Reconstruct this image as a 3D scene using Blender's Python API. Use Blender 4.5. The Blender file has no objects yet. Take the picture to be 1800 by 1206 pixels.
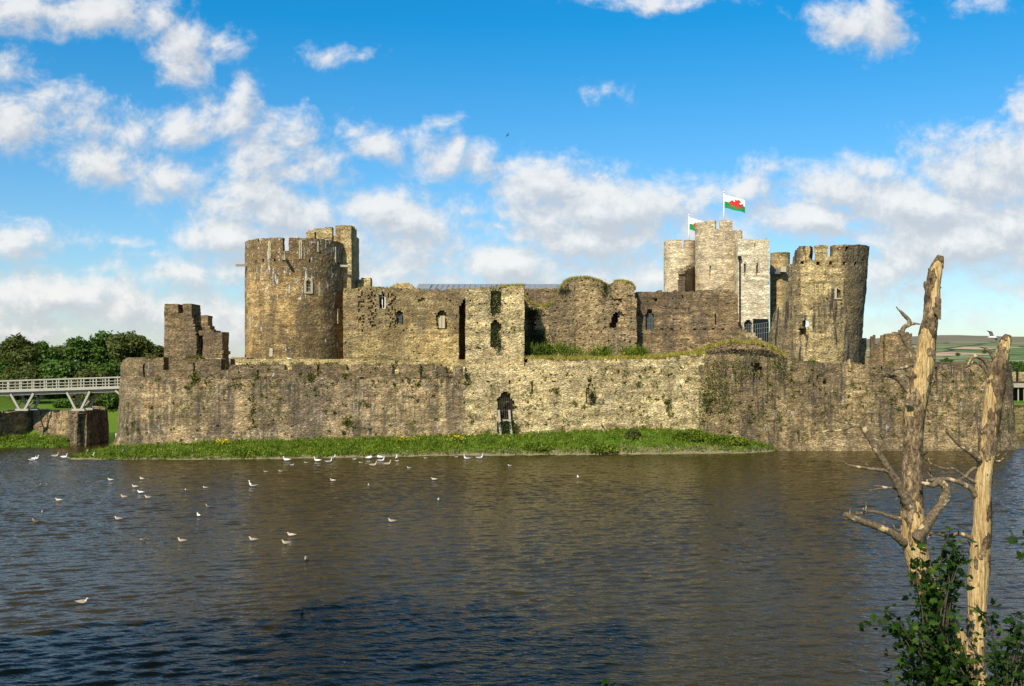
import bpy, bmesh, math, random
import numpy as np
from mathutils import Vector, noise
from mathutils.geometry import tessellate_polygon
SC = bpy.context.scene
COL = SC.collection
R = math.radians
F, H, HY = 1729.0, 9.3, 645.0          # focal length in photo pixels, eye height over the water, horizon row

# ------------------------------------------------------------------ camera
cam = bpy.data.cameras.new('camera')
camo = bpy.data.objects.new('camera', cam); COL.objects.link(camo)
camo.location = (0, 0, H); camo.rotation_euler = (R(90), 0, 0)
cam.sensor_width = 36.0; cam.lens = 36.0 * F / 1800.0
cam.shift_y = (HY - 603.0) / 1800.0
cam.clip_start = 0.1; cam.clip_end = 20000
SC.camera = camo
SC.view_settings.view_transform = 'Standard'
SC.view_settings.look = 'None'
SC.view_settings.gamma = 1.0
SC.view_settings.exposure = 0.22

# ------------------------------------------------------------------ node helper
class NT:
    def __init__(s, tree): s.t = tree; s.n = tree.nodes; s.l = tree.links
    def new(s, typ, **kw):
        n = s.n.new(typ)
        for k, v in kw.items(): setattr(n, k, v)
        return n
    def put(s, sock, v):
        if v is None: return
        if isinstance(v, bpy.types.NodeSocket): s.l.new(v, sock)
        elif isinstance(v, (tuple, list)) and len(v) == 3 and sock.type == 'RGBA': sock.default_value = (*v, 1)
        else: sock.default_value = v
    def math(s, op, a, b=None, c=None, clamp=False):
        n = s.new('ShaderNodeMath', operation=op, use_clamp=clamp)
        for i, v in enumerate((a, b, c)): s.put(n.inputs[i], v)
        return n.outputs[0]
    def vm(s, op, a, b=None, c=None):
        n = s.new('ShaderNodeVectorMath', operation=op)
        for i, v in enumerate((a, b, c)):
            if v is not None: s.put(n.inputs[i], v)
        return n.outputs[1] if op in ('LENGTH', 'DOT_PRODUCT', 'DISTANCE') else n.outputs[0]
    def noise(s, vec, scale=1.0, detail=4.0, rough=0.55, dist=0.0, color=False):
        n = s.new('ShaderNodeTexNoise'); s.put(n.inputs['Vector'], vec)
        n.inputs['Scale'].default_value = scale; n.inputs['Detail'].default_value = detail
        n.inputs['Roughness'].default_value = rough; n.inputs['Distortion'].default_value = dist
        return n.outputs[1] if color else n.outputs[0]
    def vor(s, vec, scale=1.0, feature='F1', rnd=1.0):
        n = s.new('ShaderNodeTexVoronoi', feature=feature); s.put(n.inputs['Vector'], vec)
        n.inputs['Scale'].default_value = scale; n.inputs['Randomness'].default_value = rnd
        return n
    def rng(s, v, a, b, c=0.0, d=1.0, smooth=True):
        n = s.new('ShaderNodeMapRange'); n.interpolation_type = 'SMOOTHSTEP' if smooth else 'LINEAR'
        s.put(n.inputs[0], v)
        for i, x in zip((1, 2, 3, 4), (a, b, c, d)): s.put(n.inputs[i], x)
        return n.outputs[0]
    def mix(s, f, a, b, mode='MIX'):
        n = s.new('ShaderNodeMix', data_type='RGBA', blend_type=mode)
        s.put(n.inputs[0], f); s.put(n.inputs[6], a); s.put(n.inputs[7], b)
        return n.outputs[2]
    def ramp(s, v, stops, interp='LINEAR'):
        n = s.new('ShaderNodeValToRGB'); s.put(n.inputs[0], v)
        cr = n.color_ramp; cr.interpolation = interp
        while len(cr.elements) < len(stops): cr.elements.new(0.5)
        for e, (p, c) in zip(cr.elements, stops): e.position = p; e.color = (*c, 1)
        return n.outputs[0]
    def sep(s, v):
        n = s.new('ShaderNodeSeparateXYZ'); s.put(n.inputs[0], v); return n.outputs
    def comb(s, x, y, z):
        n = s.new('ShaderNodeCombineXYZ')
        for i, v in enumerate((x, y, z)): s.put(n.inputs[i], v)
        return n.outputs[0]

# ------------------------------------------------------------------ sun and sky
SUN_AZ, SUN_EL = 26.0, 38.0            # degrees left of straight behind the camera, and height
sl = bpy.data.lights.new('sun', 'SUN'); sl.energy = 5.0; sl.angle = R(0.5); sl.color = (1.0, 0.91, 0.75)
so = bpy.data.objects.new('sun', sl); COL.objects.link(so)
sdir = Vector((-math.sin(R(SUN_AZ)) * math.cos(R(SUN_EL)), -math.cos(R(SUN_AZ)) * math.cos(R(SUN_EL)), math.sin(R(SUN_EL))))
so.rotation_euler = sdir.to_track_quat('Z', 'Y').to_euler(); so.location = sdir * 60

CLOUDS = [ # px, py, rx, ry, weight : where the clouds stand in the sky
 (60,10,150,48,1),(190,20,100,42,1),(270,35,40,42,.7),
 (15,215,95,62,1.15),(60,180,95,60,.7),(130,200,90,45,.6),(0,120,70,50,.6),
 (325,105,55,55,1),(380,80,50,28,.7),(300,85,30,30,.7),(430,155,38,45,.85),(320,215,70,42,1),(410,200,60,45,.85),(235,230,55,32,.7),(350,165,60,40,.35),
 (175,292,75,42,1),(290,312,75,50,.95),(240,300,60,40,.6),
 (480,265,80,70,.95),(555,290,60,52,.8),(465,220,40,40,.8),(520,310,90,40,.8),
 (665,248,58,34,.95),(620,228,50,26,.6),(765,280,48,40,.9),(735,255,22,40,.75),(795,255,22,40,.7),(765,225,40,16,.75),(840,290,38,34,.8),
 (580,98,60,22,.5),(645,95,20,14,.4),(1060,160,55,20,.42),(1040,170,25,14,.4),
 (490,385,120,52,1.2),(390,420,95,38,1.2),(560,440,110,50,1.1),(470,350,70,40,1.0),
 (690,395,110,44,1.15),(640,375,70,28,1.1),(720,440,120,50,.9),(200,420,110,17,.55),(270,440,120,16,.5),
 (30,425,75,36,1.05),(155,430,20,14,.4),(160,465,28,16,.5),
 (80,520,220,48,1.1),(280,545,230,50,1.05),(30,570,200,50,.9),(420,575,140,60,.8),
 (960,325,95,52,1.15),(1040,370,170,62,1.15),(1160,350,130,56,1.05),(950,290,60,25,.7),(1010,420,130,55,1.15),(900,470,130,42,1.15),(1240,330,120,40,.75),(1330,330,90,42,.8),(1370,300,40,22,.6),(820,372,80,14,.45),(880,400,90,18,.55),(1110,430,110,50,.9),
 (700,470,260,60,.75),(350,470,200,50,.7),(1000,490,330,50,.8),(620,350,200,22,.45),(1250,400,160,60,.7),(690,485,160,26,.9),(760,500,160,22,.8),(1150,495,160,24,.9),
 (1540,310,80,36,1.05),(1490,340,130,44,1.1),(1420,390,120,44,1.1),(1600,370,170,75,1.15),(1720,320,140,90,1.15),(1780,270,110,70,1.1),(1800,195,55,38,.9),(1700,430,220,85,1.05),(1590,470,170,60,.85),(1790,400,130,110,1.1),(1750,510,170,36,.6),(1640,560,150,20,.4),
 (1500,35,95,42,1),(1540,45,70,48,.9),(1440,15,60,26,.6),(1150,0,110,18,.8),(1720,5,60,14,.4),
]
w = bpy.data.worlds.new('World'); SC.world = w; w.use_nodes = True
w.node_tree.nodes.clear()
g = bpy.data.node_groups.new('cloud_field', 'ShaderNodeTree')
g.interface.new_socket('uv', in_out='INPUT', socket_type='NodeSocketVector')
g.interface.new_socket('field', in_out='OUTPUT', socket_type='NodeSocketFloat')
G = NT(g); gi = G.new('NodeGroupInput'); go = G.new('NodeGroupOutput')
uv = gi.outputs[0]
wv = G.noise(uv, 9.0, 3.0, 0.5, color=True)
wv = G.vm('SUBTRACT', wv, (0.5, 0.5, 0.5)); wv = G.vm('MULTIPLY', wv, (0.055, 0.045, 0.0))
uvw = G.vm('ADD', uv, wv)
acc = None
for px, py, rx, ry, wt in CLOUDS:
    u0, v0 = (px - 900) / F, (HY - py) / F
    sx, sy = F / (rx * 1.45), F / (ry * 1.42)
    q = G.vm('MULTIPLY_ADD', uvw, (sx, sy, 0.0), (-u0 * sx, -v0 * sy, 0.0))
    f = G.math('MULTIPLY_ADD', G.vm('LENGTH', q), -wt, wt)
    acc = f if acc is None else G.math('SMOOTH_MAX', acc, f, 0.12)
nz = G.noise(G.vm('MULTIPLY', uv, (1.0, 1.25, 1.0)), 15.0, 12.0, 0.64, 0.5)
nz2 = G.noise(uv, 60.0, 6.0, 0.62)
acc = G.math('ADD', acc, G.math('MULTIPLY_ADD', nz, 1.8, -0.96))
acc = G.math('ADD', acc, G.math('MULTIPLY_ADD', nz2, 0.85, -0.425))
G.l.new(acc, go.inputs[0])

N = NT(w.node_tree)
sky = N.new('ShaderNodeTexSky', sky_type='NISHITA', sun_disc=False)
sky.sun_elevation = R(SUN_EL); sky.sun_rotation = R(180 + SUN_AZ)
sky.altitude = 60; sky.air_density = 1.0; sky.dust_density = 0.6; sky.ozone_density = 2.0
tc = N.new('ShaderNodeTexCoord')
dx, dy, dz = N.sep(tc.outputs['Generated'])
ay = N.math('MAXIMUM', N.math('ABSOLUTE', dy), 0.12)
cuv = N.comb(N.math('DIVIDE', dx, ay), N.math('DIVIDE', dz, ay), N.rng(dy, -0.01, 0.01, 3.0, 0.0))
def field(v):
    n = N.new('ShaderNodeGroup'); n.node_tree = g; N.l.new(v, n.inputs[0]); return n.outputs[0]
f0 = field(cuv)
f1 = field(N.vm('ADD', cuv, (-0.010, 0.017, 0.0)))
dens = N.rng(f0, -0.03, 0.76)
dens = N.math('MULTIPLY', dens, N.rng(dz, -0.01, 0.01))
thick = N.rng(f0, 0.3, 1.5)
relief_ = N.math('SUBTRACT', f0, f1)                       # lit where the cloud thins towards the sun
lit = N.rng(relief_, -0.40, 0.62)
cwhite = N.mix(lit, (5.1, 5.35, 5.7), (7.9, 7.8, 7.6))
cwhite = N.mix(N.math('MULTIPLY', thick, 0.5), cwhite, N.mix(lit, (4.9, 5.05, 5.3), (8.7, 8.5, 8.1)))
skyc = N.mix(1.0, sky.outputs[0], N.mix(N.rng(dz, .38, .60), N.mix(N.rng(dz, -0.02, 0.33, smooth=False), (1.12, 1.08, 1.10), (0.08, 0.97, 1.38)), (0.72, 0.88, 1.0)), 'MULTIPLY')
allc = N.mix(N.math('MULTIPLY', dens, 0.88), skyc, cwhite)
bg = N.new('ShaderNodeBackground'); N.l.new(allc, bg.inputs[0]); bg.inputs[1].default_value = 0.10
wo = N.new('ShaderNodeOutputWorld'); N.l.new(bg.outputs[0], wo.inputs[0])
w.cycles.sampling_method = 'MANUAL'; w.cycles.sample_map_resolution = 512

# ------------------------------------------------------------------ materials
def mat(name):
    m = bpy.data.materials.new(name); m.use_nodes = True
    m.node_tree.nodes.clear(); T = NT(m.node_tree)
    b = T.new('ShaderNodeBsdfPrincipled'); o = T.new('ShaderNodeOutputMaterial')
    T.l.new(b.outputs[0], o.inputs[0])
    return m, T, b
def plain(name, col, rough=0.8, var=0.25, scale=3.0, spec=0.3, bump=0.0):
    m, T, b = mat(name)
    tcn = T.new('ShaderNodeTexCoord').outputs['Object']
    n = T.noise(tcn, scale, 6.0, 0.65)
    c = T.mix(1.0, col, T.mix(n, (1 - var * 2,) * 3, (1 + var * 2,) * 3), 'MULTIPLY')
    T.put(b.inputs['Base Color'], c); b.inputs['Roughness'].default_value = rough
    b.inputs['Specular IOR Level'].default_value = spec
    if bump:
        bn = T.new('ShaderNodeBump'); bn.inputs['Strength'].default_value = bump; bn.inputs['Distance'].default_value = 0.05
        T.put(bn.inputs['Height'], n); T.l.new(bn.outputs[0], b.inputs['Normal'])
    return m
def stone(name, cols_, course=(2.6, 2.6, 8.2), tintA=(1, 1, 1), tintB=(.8, .8, .82), stain=(0.46, 0.62, 0.75), stain_col=(.25, .22, .2),
          white=0.0, moss=0.0, zstain=None, xdark=None, joint=0.55, streak=None, offset=0.0, rust=0.25, wz=None):
    """rubble masonry: stones laid in rough courses, weather stains, bird lime, moss"""
    cols = [(min(.86, c_[0] * 1.20), min(.82, c_[1] * 1.14), c_[2] * 1.07) for c_ in cols_]
    m, T, b = mat(name)
    P0 = T.new('ShaderNodeTexCoord').outputs['Object']
    P = T.vm('ADD', P0, (offset, offset * .7, 0.0))
    wn = T.vm('MULTIPLY', T.vm('SUBTRACT', T.noise(P, 0.9, 3.0, color=True), (.5, .5, .5)), (.5, .5, .28))
    Q = T.vm('ADD', P, wn)
    Qs = T.vm('MULTIPLY', Q, course)
    v = T.vor(Qs, 1.0)
    rc = T.sep(v.outputs['Color'])
    k = len(cols)
    c = T.ramp(rc[0], [(i / (k - 1), cols[i]) for i in range(k)])
    fine = T.noise(T.vm('MULTIPLY', P, (4.5, 4.5, 11.0)), 1.0, 5.0, 0.7)
    c = T.mix(1.0, c, T.ramp(fine, [(0.27, (.22, .205, .19)), (0.45, (.92, .92, .92)), (0.75, (1.38, 1.36, 1.3))]), 'MULTIPLY')
    mid = T.noise(T.vm('MULTIPLY', P, (1.0, 1.0, 1.6)), 0.9, 5.0, 0.65)
    c = T.mix(.30, c, cols[3])
    c = T.mix(1.0, c, T.ramp(mid, [(0.3, (.50, .48, .46)), (0.7, (1.34, 1.34, 1.31))]), 'MULTIPLY')
    band = T.noise(T.vm('MULTIPLY', Q, (.16, .16, 2.3)), 1.0, 4.0, .65)
    c = T.mix(1.0, c, T.ramp(band, [(.32, (.66, .64, .62)), (.68, (1.25, 1.25, 1.22))]), 'MULTIPLY')
    ve = T.vor(Qs, 1.0, 'DISTANCE_TO_EDGE')
    edge = T.rng(ve.outputs['Distance'], 0.0, 0.11)
    c = T.mix(T.math('MULTIPLY', T.math('SUBTRACT', 1.0, edge), joint), c, (.07, .055, .038))
    big = T.noise(P, 0.11, 4.0, 0.6)
    c = T.mix(1.0, c, T.mix(T.rng(big, 0.38, 0.62), tintA, tintB), 'MULTIPLY')
    # iron-red stones
    c = T.mix(T.math('MULTIPLY', T.math('GREATER_THAN', rc[1], 1 - rust * .45), .55), c, T.mix(1.0, c, (1.25, .88, .66), 'MULTIPLY'))
    # weather stains that run down the face
    st = T.noise(T.vm('MULTIPLY', P, (.42, .42, .10)), 1.0, 6.0, 0.62)
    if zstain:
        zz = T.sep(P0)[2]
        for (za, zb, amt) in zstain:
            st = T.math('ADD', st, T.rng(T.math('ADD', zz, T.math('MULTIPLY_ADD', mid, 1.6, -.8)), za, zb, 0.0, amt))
    if xdark:  # more of the dark tone towards the given sides in x
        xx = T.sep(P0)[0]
        for (xa_, xb_, amt) in xdark:
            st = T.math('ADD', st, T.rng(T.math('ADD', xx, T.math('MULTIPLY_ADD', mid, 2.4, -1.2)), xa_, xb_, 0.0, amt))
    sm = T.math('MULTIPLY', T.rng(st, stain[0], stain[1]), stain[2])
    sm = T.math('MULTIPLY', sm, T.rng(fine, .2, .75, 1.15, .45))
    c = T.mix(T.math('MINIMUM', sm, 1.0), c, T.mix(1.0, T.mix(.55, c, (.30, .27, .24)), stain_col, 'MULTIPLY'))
    if streak:
        s2 = T.noise(T.vm('MULTIPLY', P, (2.6, 2.6, .16)), 1.0, 4.0, .6)
        s2 = T.math('MULTIPLY', T.rng(s2, .49, .60), streak)
        s2 = T.math('MULTIPLY', s2, T.rng(T.noise(P, .22, 3.0), .40, .54))
        c = T.mix(s2, c, (.05, .045, .042))
    if white:
        wm = T.noise(T.vm('MULTIPLY', P, (2.2, 2.2, 1.5)), 1.0, 5.0, .7)
        wb = T.noise(P, .33, 3.0, .5)
        if wz:
            wb = T.math('ADD', wb, T.rng(T.sep(P0)[2], wz[0], wz[1], 0.0, wz[2]))
        ws = T.math('MULTIPLY', T.rng(wm, .60, .65), T.rng(wb, .46, .60))
        wt2 = T.noise(T.vm('MULTIPLY', P, (3.4, 3.4, .35)), 1.0, 4.0, .65)
        ws = T.math('MAXIMUM', ws, T.math('MULTIPLY', T.rng(wt2, .60, .65), T.rng(wb, .52, .64)))
        c = T.mix(T.math('MULTIPLY', ws, white), c, (.74, .71, .65))
    if moss:
        mm = T.noise(P, 1.6, 6.0, .72); mb = T.noise(P, .21, 3.0, .5)
        ms = T.math('MULTIPLY', T.rng(mm, .52, .60), T.rng(mb, .42, .56))
        c = T.mix(T.math('MULTIPLY', ms, moss), c, T.mix(fine, (.035, .045, .01), (.17, .15, .03)))
    T.put(b.inputs['Base Color'], c)
    b.inputs['Roughness'].default_value = .92; b.inputs['Specular IOR Level'].default_value = .2
    hgt = T.math('ADD', T.math('MULTIPLY', edge, .5), T.math('ADD', T.math('MULTIPLY', rc[2], .45), T.math('MULTIPLY', fine, .7)))
    bn = T.new('ShaderNodeBump'); bn.inputs['Strength'].default_value = .95; bn.inputs['Distance'].default_value = .11
    T.put(bn.inputs['Height'], hgt); T.l.new(bn.outputs[0], b.inputs['Normal'])
    return m
def foliage(name, cols, trans=.25, scale=.6, spec=.25):
    m, T, b = mat(name)
    geo = T.new('ShaderNodeNewGeometry')
    n = T.noise(T.new('ShaderNodeTexCoord').outputs['Object'], scale, 4.0, .6)
    v = T.math('ADD', T.math('MULTIPLY', geo.outputs['Random Per Island'], .55), T.math('MULTIPLY_ADD', n, 1.1, -.33), clamp=True)
    k = len(cols)
    c = T.ramp(v, [(i / (k - 1), cols[i]) for i in range(k)])
    T.put(b.inputs['Base Color'], c); b.inputs['Roughness'].default_value = .5; b.inputs['Specular IOR Level'].default_value = spec
    tr = T.new('ShaderNodeBsdfTranslucent'); T.put(tr.inputs[0], T.mix(1.0, c, (1.3, 1.25, .5), 'MULTIPLY'))
    ms = T.new('ShaderNodeMixShader'); ms.inputs[0].default_value = trans
    o = [x for x in T.n if x.type == 'OUTPUT_MATERIAL'][0]
    T.l.new(b.outputs[0], ms.inputs[1]); T.l.new(tr.outputs[0], ms.inputs[2]); T.l.new(ms.outputs[0], o.inputs[0])
    return m

BR = [(.17, .14, .09), (.34, .28, .18), (.45, .375, .245), (.53, .455, .305), (.38, .305, .20), (.66, .58, .42)]
GO = [(.20, .15, .075), (.38, .29, .145), (.49, .38, .19), (.55, .44, .23), (.42, .315, .165), (.66, .56, .34)]
TA = [(.25, .205, .12), (.48, .405, .235), (.60, .51, .305), (.67, .585, .36), (.50, .42, .255), (.78, .70, .48)]
PA = [(.44, .395, .32), (.56, .51, .42), (.62, .565, .47), (.67, .615, .515), (.55, .50, .41), (.72, .67, .57)]
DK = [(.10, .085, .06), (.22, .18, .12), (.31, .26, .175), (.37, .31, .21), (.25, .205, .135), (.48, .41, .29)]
M = {}
M['curtain'] = stone('curtain_stone', BR, tintA=(1.02, .96, .86), tintB=(.74, .715, .68), stain=(.44, .58, .85), white=.45, moss=.85, rust=.4, stain_col=(.42, .40, .38), streak=.6)
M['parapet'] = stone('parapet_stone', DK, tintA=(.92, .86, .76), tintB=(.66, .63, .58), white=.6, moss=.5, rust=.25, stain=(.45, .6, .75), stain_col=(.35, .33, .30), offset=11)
M['pale'] = stone('pale_rubble', TA, tintA=(1.05, 1.03, .96), tintB=(.86, .84, .80), stain=(.50, .64, .7), moss=.75, rust=.2, stain_col=(.5, .47, .42), offset=23, white=.35)
M['brown'] = stone('brown_rubble', BR, tintA=(.88, .81, .67), tintB=(.64, .60, .51), stain=(.43, .58, .85), white=.4, moss=.9, rust=.15, streak=.75, stain_col=(.42, .38, .34), offset=37)
M['tower'] = stone('tower_stone', GO, tintA=(1.05, .98, .88), tintB=(.84, .80, .74), stain=(.48, .62, .92), zstain=[(10.5, 15.2, .24)], xdark=[(1.0, 3.4, .13), (-5.0, -6.2, .12)], stain_col=(.36, .33, .28), white=1.0, wz=(8, 12.5, .24), moss=.25, rust=.35, offset=5)
M['turret'] = stone('turret_stone', TA, tintA=(.85, .80, .70), tintB=(.72, .68, .62), stain=(.5, .68, .7), stain_col=(.45, .4, .33), rust=.2, moss=.2, offset=51)
M['hall'] = stone('hall_stone', TA, tintA=(.92, .85, .69), tintB=(.72, .67, .58), stain=(.45, .62, .8), zstain=[(4.6, 8.2, .13)], stain_col=(.45, .40, .33), moss=.45, rust=.3, offset=64, white=.3)
M['tan'] = stone('tan_stone', TA, tintA=(.98, .93, .78), tintB=(.86, .82, .71), stain=(.62, .8, .5), moss=.3, rust=.1, offset=71)
M['dark'] = stone('dark_stone', DK, tintA=(1.12, 1.03, .88), tintB=(.80, .75, .68), stain=(.46, .60, .85), white=.2, moss=.45, rust=.35, stain_col=(.42, .38, .35), streak=.4, offset=83)
M['lean'] = stone('leaning_stone', TA, tintA=(.90, .85, .72), tintB=(.72, .68, .60), stain=(.48, .58, .95), stain_col=(.30, .285, .27), xdark=[(1.0, 3.2, .15), (-3.0, -4.4, .14)], streak=.95, rust=.15, moss=.2, white=.35, offset=97)
M['keep'] = stone('keep_stone', PA, course=(1.7, 1.7, 4.6), tintA=(1, .95, .84), tintB=(.90, .845, .73), stain=(.58, .78, .45), stain_col=(.7, .66, .58), joint=.28, rust=.05, offset=103)
M['keep2'] = stone('keep_pale_stone', [tuple(q * 1.22 for q in c_) for c_ in PA], course=(1.7, 1.7, 4.6), tintA=(1, .95, .86), tintB=(.92, .87, .78), stain=(.60, .8, .4), stain_col=(.7, .66, .58), joint=.22, rust=.04, offset=109)
M['ruin'] = stone('ruin_stone', BR, tintA=(.98, .92, .78), tintB=(.76, .72, .62), stain=(.47, .62, .8), stain_col=(.46, .43, .38), white=.2, moss=.4, rust=.3, offset=117)
M['mossy'] = stone('mossy_stone', DK, tintA=(.7, .75, .5), tintB=(.6, .6, .45), stain=(.4, .6, .8), moss=1.0, rust=.1, offset=131)
M['dressed'] = plain('dressed_stone', (.46, .39, .26), .9, .22, 4.0, bump=.3)
M['slit'] = plain('dark_recess', (.012, .011, .010), .95, .1)
M['glass'] = plain('window_glass', (.012, .016, .018), .12, .1, 2.0, .5)
M['lead'] = plain('lead_glazing_bars', (.10, .12, .12), .6, .1)
M['whitepaint'] = plain('white_paint', (.80, .80, .78), .5, .05)
M['blind'] = plain('boarded_window', (.46, .38, .24), .8, .15)
M['timber'] = plain('weathered_timber', (.36, .32, .25), .85, .25, 5.0, bump=.3)
M['bridge'] = plain('bridge_timber', (.38, .355, .285), .8, .18, 3.0, bump=.2)
M['oak'] = plain('dark_oak', (.040, .026, .017), .8, .2, 4.0)
M['leadroof'] = plain('lead_roof', (.24, .26, .28), .6, .15, 1.0)
M['slate'] = plain('slate_roof', (.10, .105, .115), .6, .2, 2.0)
M['leaf'] = foliage('tree_leaves', [(.018, .042, .006), (.045, .095, .010), (.085, .155, .016), (.15, .20, .03)], .25, .3)
M['leaf2'] = foliage('olive_leaves', [(.028, .042, .008), (.062, .082, .014), (.11, .125, .024), (.16, .145, .04)], .25, .3)
M['syc'] = foliage('sycamore_leaves', [(.005, .014, .002), (.011, .031, .003), (.028, .070, .007), (.13, .19, .022)], .35, 3.0, .12)
M['weed'] = foliage('bank_greenery', [(.020, .044, .004), (.075, .135, .009), (.19, .255, .018), (.36, .37, .05)], .3, .9)
M['creeper'] = foliage('creeper_leaves', [(.04, .055, .008), (.08, .10, .014), (.15, .16, .025), (.23, .20, .05)], .25, .8)
M['ivy'] = foliage('ivy_leaves', [(.010, .022, .006), (.022, .042, .010), (.05, .078, .016), (.10, .115, .025)], .2, .8)
M['dry'] = foliage('dry_grass', [(.14, .15, .02), (.27, .265, .04), (.42, .37, .07), (.50, .42, .13)], .3, .8)
M['bark'] = plain('tree_bark', (.07, .052, .036), .9, .3, 6.0, bump=.5)
M['yellow'] = plain('yellow_petals', (.75, .55, .02), .7, .1)

m, T, b = mat('dead_wood')
P = T.new('ShaderNodeTexCoord').outputs['Object']
at = T.new('ShaderNodeAttribute'); at.attribute_name = 'bark'
n2 = T.noise(T.vm('MULTIPLY', P, (52, 52, 2.6)), 1.0, 5.0, .68)
n3 = T.noise(T.vm('MULTIPLY', P, (14, 14, 8)), 1.0, 6.0, .72)
n4 = T.noise(P, 2.2, 4.0, .6)
barkm = T.rng(at.outputs['Fac'], .35, .65)
woodc = T.ramp(n2, [(.30, (.07, .040, .015)), (.43, (.36, .235, .095)), (.57, (.61, .455, .225)), (.8, (.80, .68, .42))])
woodc = T.mix(1.0, woodc, T.mix(n4, (.62, .56, .50), (1.2, 1.2, 1.2)), 'MULTIPLY')
woodc = T.mix(T.math('MULTIPLY', T.rng(n3, .56, .66), .7), woodc, (.14, .085, .04))
barkc = T.ramp(n3, [(.32, (.025, .017, .009)), (.49, (.19, .132, .072)), (.70, (.42, .305, .175))])
barkc = T.mix(1.0, barkc, T.mix(T.rng(n4, .38, .62), (.38, .35, .33), (1.25, 1.25, 1.25)), 'MULTIPLY')
cr = T.vor(T.vm('ADD', T.vm('MULTIPLY', P, (12, 12, 3.6)), T.vm('MULTIPLY', T.noise(P, 9.0, 4.0, .6, color=True), (2.2, 2.2, 2.2))), 1.0, 'DISTANCE_TO_EDGE').outputs['Distance']
barkc = T.mix(T.math('MULTIPLY', T.rng(cr, 0.0, .09, .75, 0.0), T.rng(n4, .42, .6)), barkc, (.015, .011, .007))
rim = T.math('MULTIPLY', T.rng(at.outputs['Fac'], .02, .30), T.rng(at.outputs['Fac'], .45, .75, 1.0, 0.0))
c = T.mix(barkm, woodc, barkc); c = T.mix(T.math('MULTIPLY', rim, .85), c, (.02, .013, .008))
T.put(b.inputs['Base Color'], c); b.inputs['Roughness'].default_value = .85; b.inputs['Specular IOR Level'].default_value = .2
hgt = T.math('ADD', T.math('MULTIPLY', n2, T.math('MULTIPLY_ADD', barkm, -.4, .55)), T.math('ADD', T.math('MULTIPLY', n3, .6), T.math('MULTIPLY', T.rng(cr, 0, .1), T.math('MULTIPLY', barkm, .25))))
bn = T.new('ShaderNodeBump'); bn.inputs['Strength'].default_value = 1.0; bn.inputs['Distance'].default_value = .022
T.put(bn.inputs['Height'], hgt); T.l.new(bn.outputs[0], b.inputs['Normal']); M['dead'] = m

m, T, b = mat('dead_branch_bark')
P = T.new('ShaderNodeTexCoord').outputs['Object']
n1 = T.noise(P, 7.0, 5.0, .65); n3 = T.noise(P, 26.0, 5.0, .7)
c = T.ramp(n3, [(.3, (.03, .021, .012)), (.48, (.12, .085, .046)), (.75, (.29, .21, .12))])
c = T.mix(T.rng(n1, .56, .62), c, (.52, .40, .21))
T.put(b.inputs['Base Color'], c); b.inputs['Roughness'].default_value = .85
bn = T.new('ShaderNodeBump'); bn.inputs['Strength'].default_value = .7; bn.inputs['Distance'].default_value = .015
T.put(bn.inputs['Height'], n3); T.l.new(bn.outputs[0], b.inputs['Normal']); M['branch'] = m

m, T, b = mat('lake_water')
P = T.new('ShaderNodeTexCoord').outputs['Object']
def rot(v, a):
    n = T.new('ShaderNodeVectorRotate', rotation_type='Z_AXIS'); T.put(n.inputs['Vector'], v); n.inputs['Angle'].default_value = R(a); return n.outputs[0]
Pr = rot(P, -14)
gust = T.noise(T.vm('MULTIPLY', P, (.03, .05, 1)), 1.0, 3.0, .5)
w0 = T.noise(T.vm('MULTIPLY', Pr, (.16, .42, 1)), 1.0, 2.0, .5, .4)
w1 = T.noise(T.vm('MULTIPLY', Pr, (.75, 1.9, 1)), 1.0, 1.5, .5, .7)
w1 = T.math('POWER', w1, 1.6)
w2 = T.noise(T.vm('MULTIPLY', rot(P, 12), (1.9, 4.2, 1)), 1.0, 2.0, .5, .6)
w3 = T.noise(T.vm('MULTIPLY', P, (7.0, 15.0, 1)), 1.0, 2.0, .5)
hh = T.math('ADD', T.math('MULTIPLY', w1, .06), T.math('ADD', T.math('MULTIPLY', w2, .085), T.math('MULTIPLY', w3, .016)))
hh = T.math('MULTIPLY', hh, T.rng(gust, .35, .65, .7, 1.2))
bn = T.new('ShaderNodeBump'); bn.inputs['Strength'].default_value = 1.0; bn.inputs['Distance'].default_value = .62
T.put(bn.inputs['Height'], hh); T.l.new(bn.outputs[0], b.inputs['Normal'])
T.put(b.inputs['Base Color'], T.mix(T.noise(P, .05, 3.0), (.028, .0205, .0038), (.042, .0305, .005)))
b.inputs['Roughness'].default_value = .03; b.inputs['Specular IOR Level'].default_value = .23; b.inputs['IOR'].default_value = 1.333
M['water'] = m

m, T, b = mat('meadow_ground')
P = T.new('ShaderNodeTexCoord').outputs['Object']
n1 = T.noise(P, .12, 5.0, .6); n2 = T.noise(P, 2.5, 5.0, .7)
gr = T.mix(n1, (.055, .12, .012), (.13, .20, .025)); gr = T.mix(1.0, gr, T.mix(n2, (.6, .6, .6), (1.4, 1.4, 1.3)), 'MULTIPLY')
X_, Y_, Z_ = T.sep(P)
fv = T.vor(T.vm('MULTIPLY', P, (.019, .0058, 0)), 1.0)
fr = T.sep(fv.outputs['Color'])[0]
fld = T.ramp(fr, [(0, (.14, .20, .07)), (.25, (.20, .27, .10)), (.45, (.26, .29, .13)), (.6, (.46, .33, .21)), (.75, (.15, .20, .08)), (.9, (.36, .32, .19))], 'CONSTANT')
fe = T.vor(T.vm('MULTIPLY', P, (.019, .0058, 0)), 1.0, 'DISTANCE_TO_EDGE').outputs['Distance']
fld = T.mix(T.rng(fe, .03, .09, .9, 0), fld, (.025, .04, .022))
moor = T.mix(T.noise(P, .006, 6.0, .65), (.11, .105, .075), (.25, .215, .14))
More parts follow.
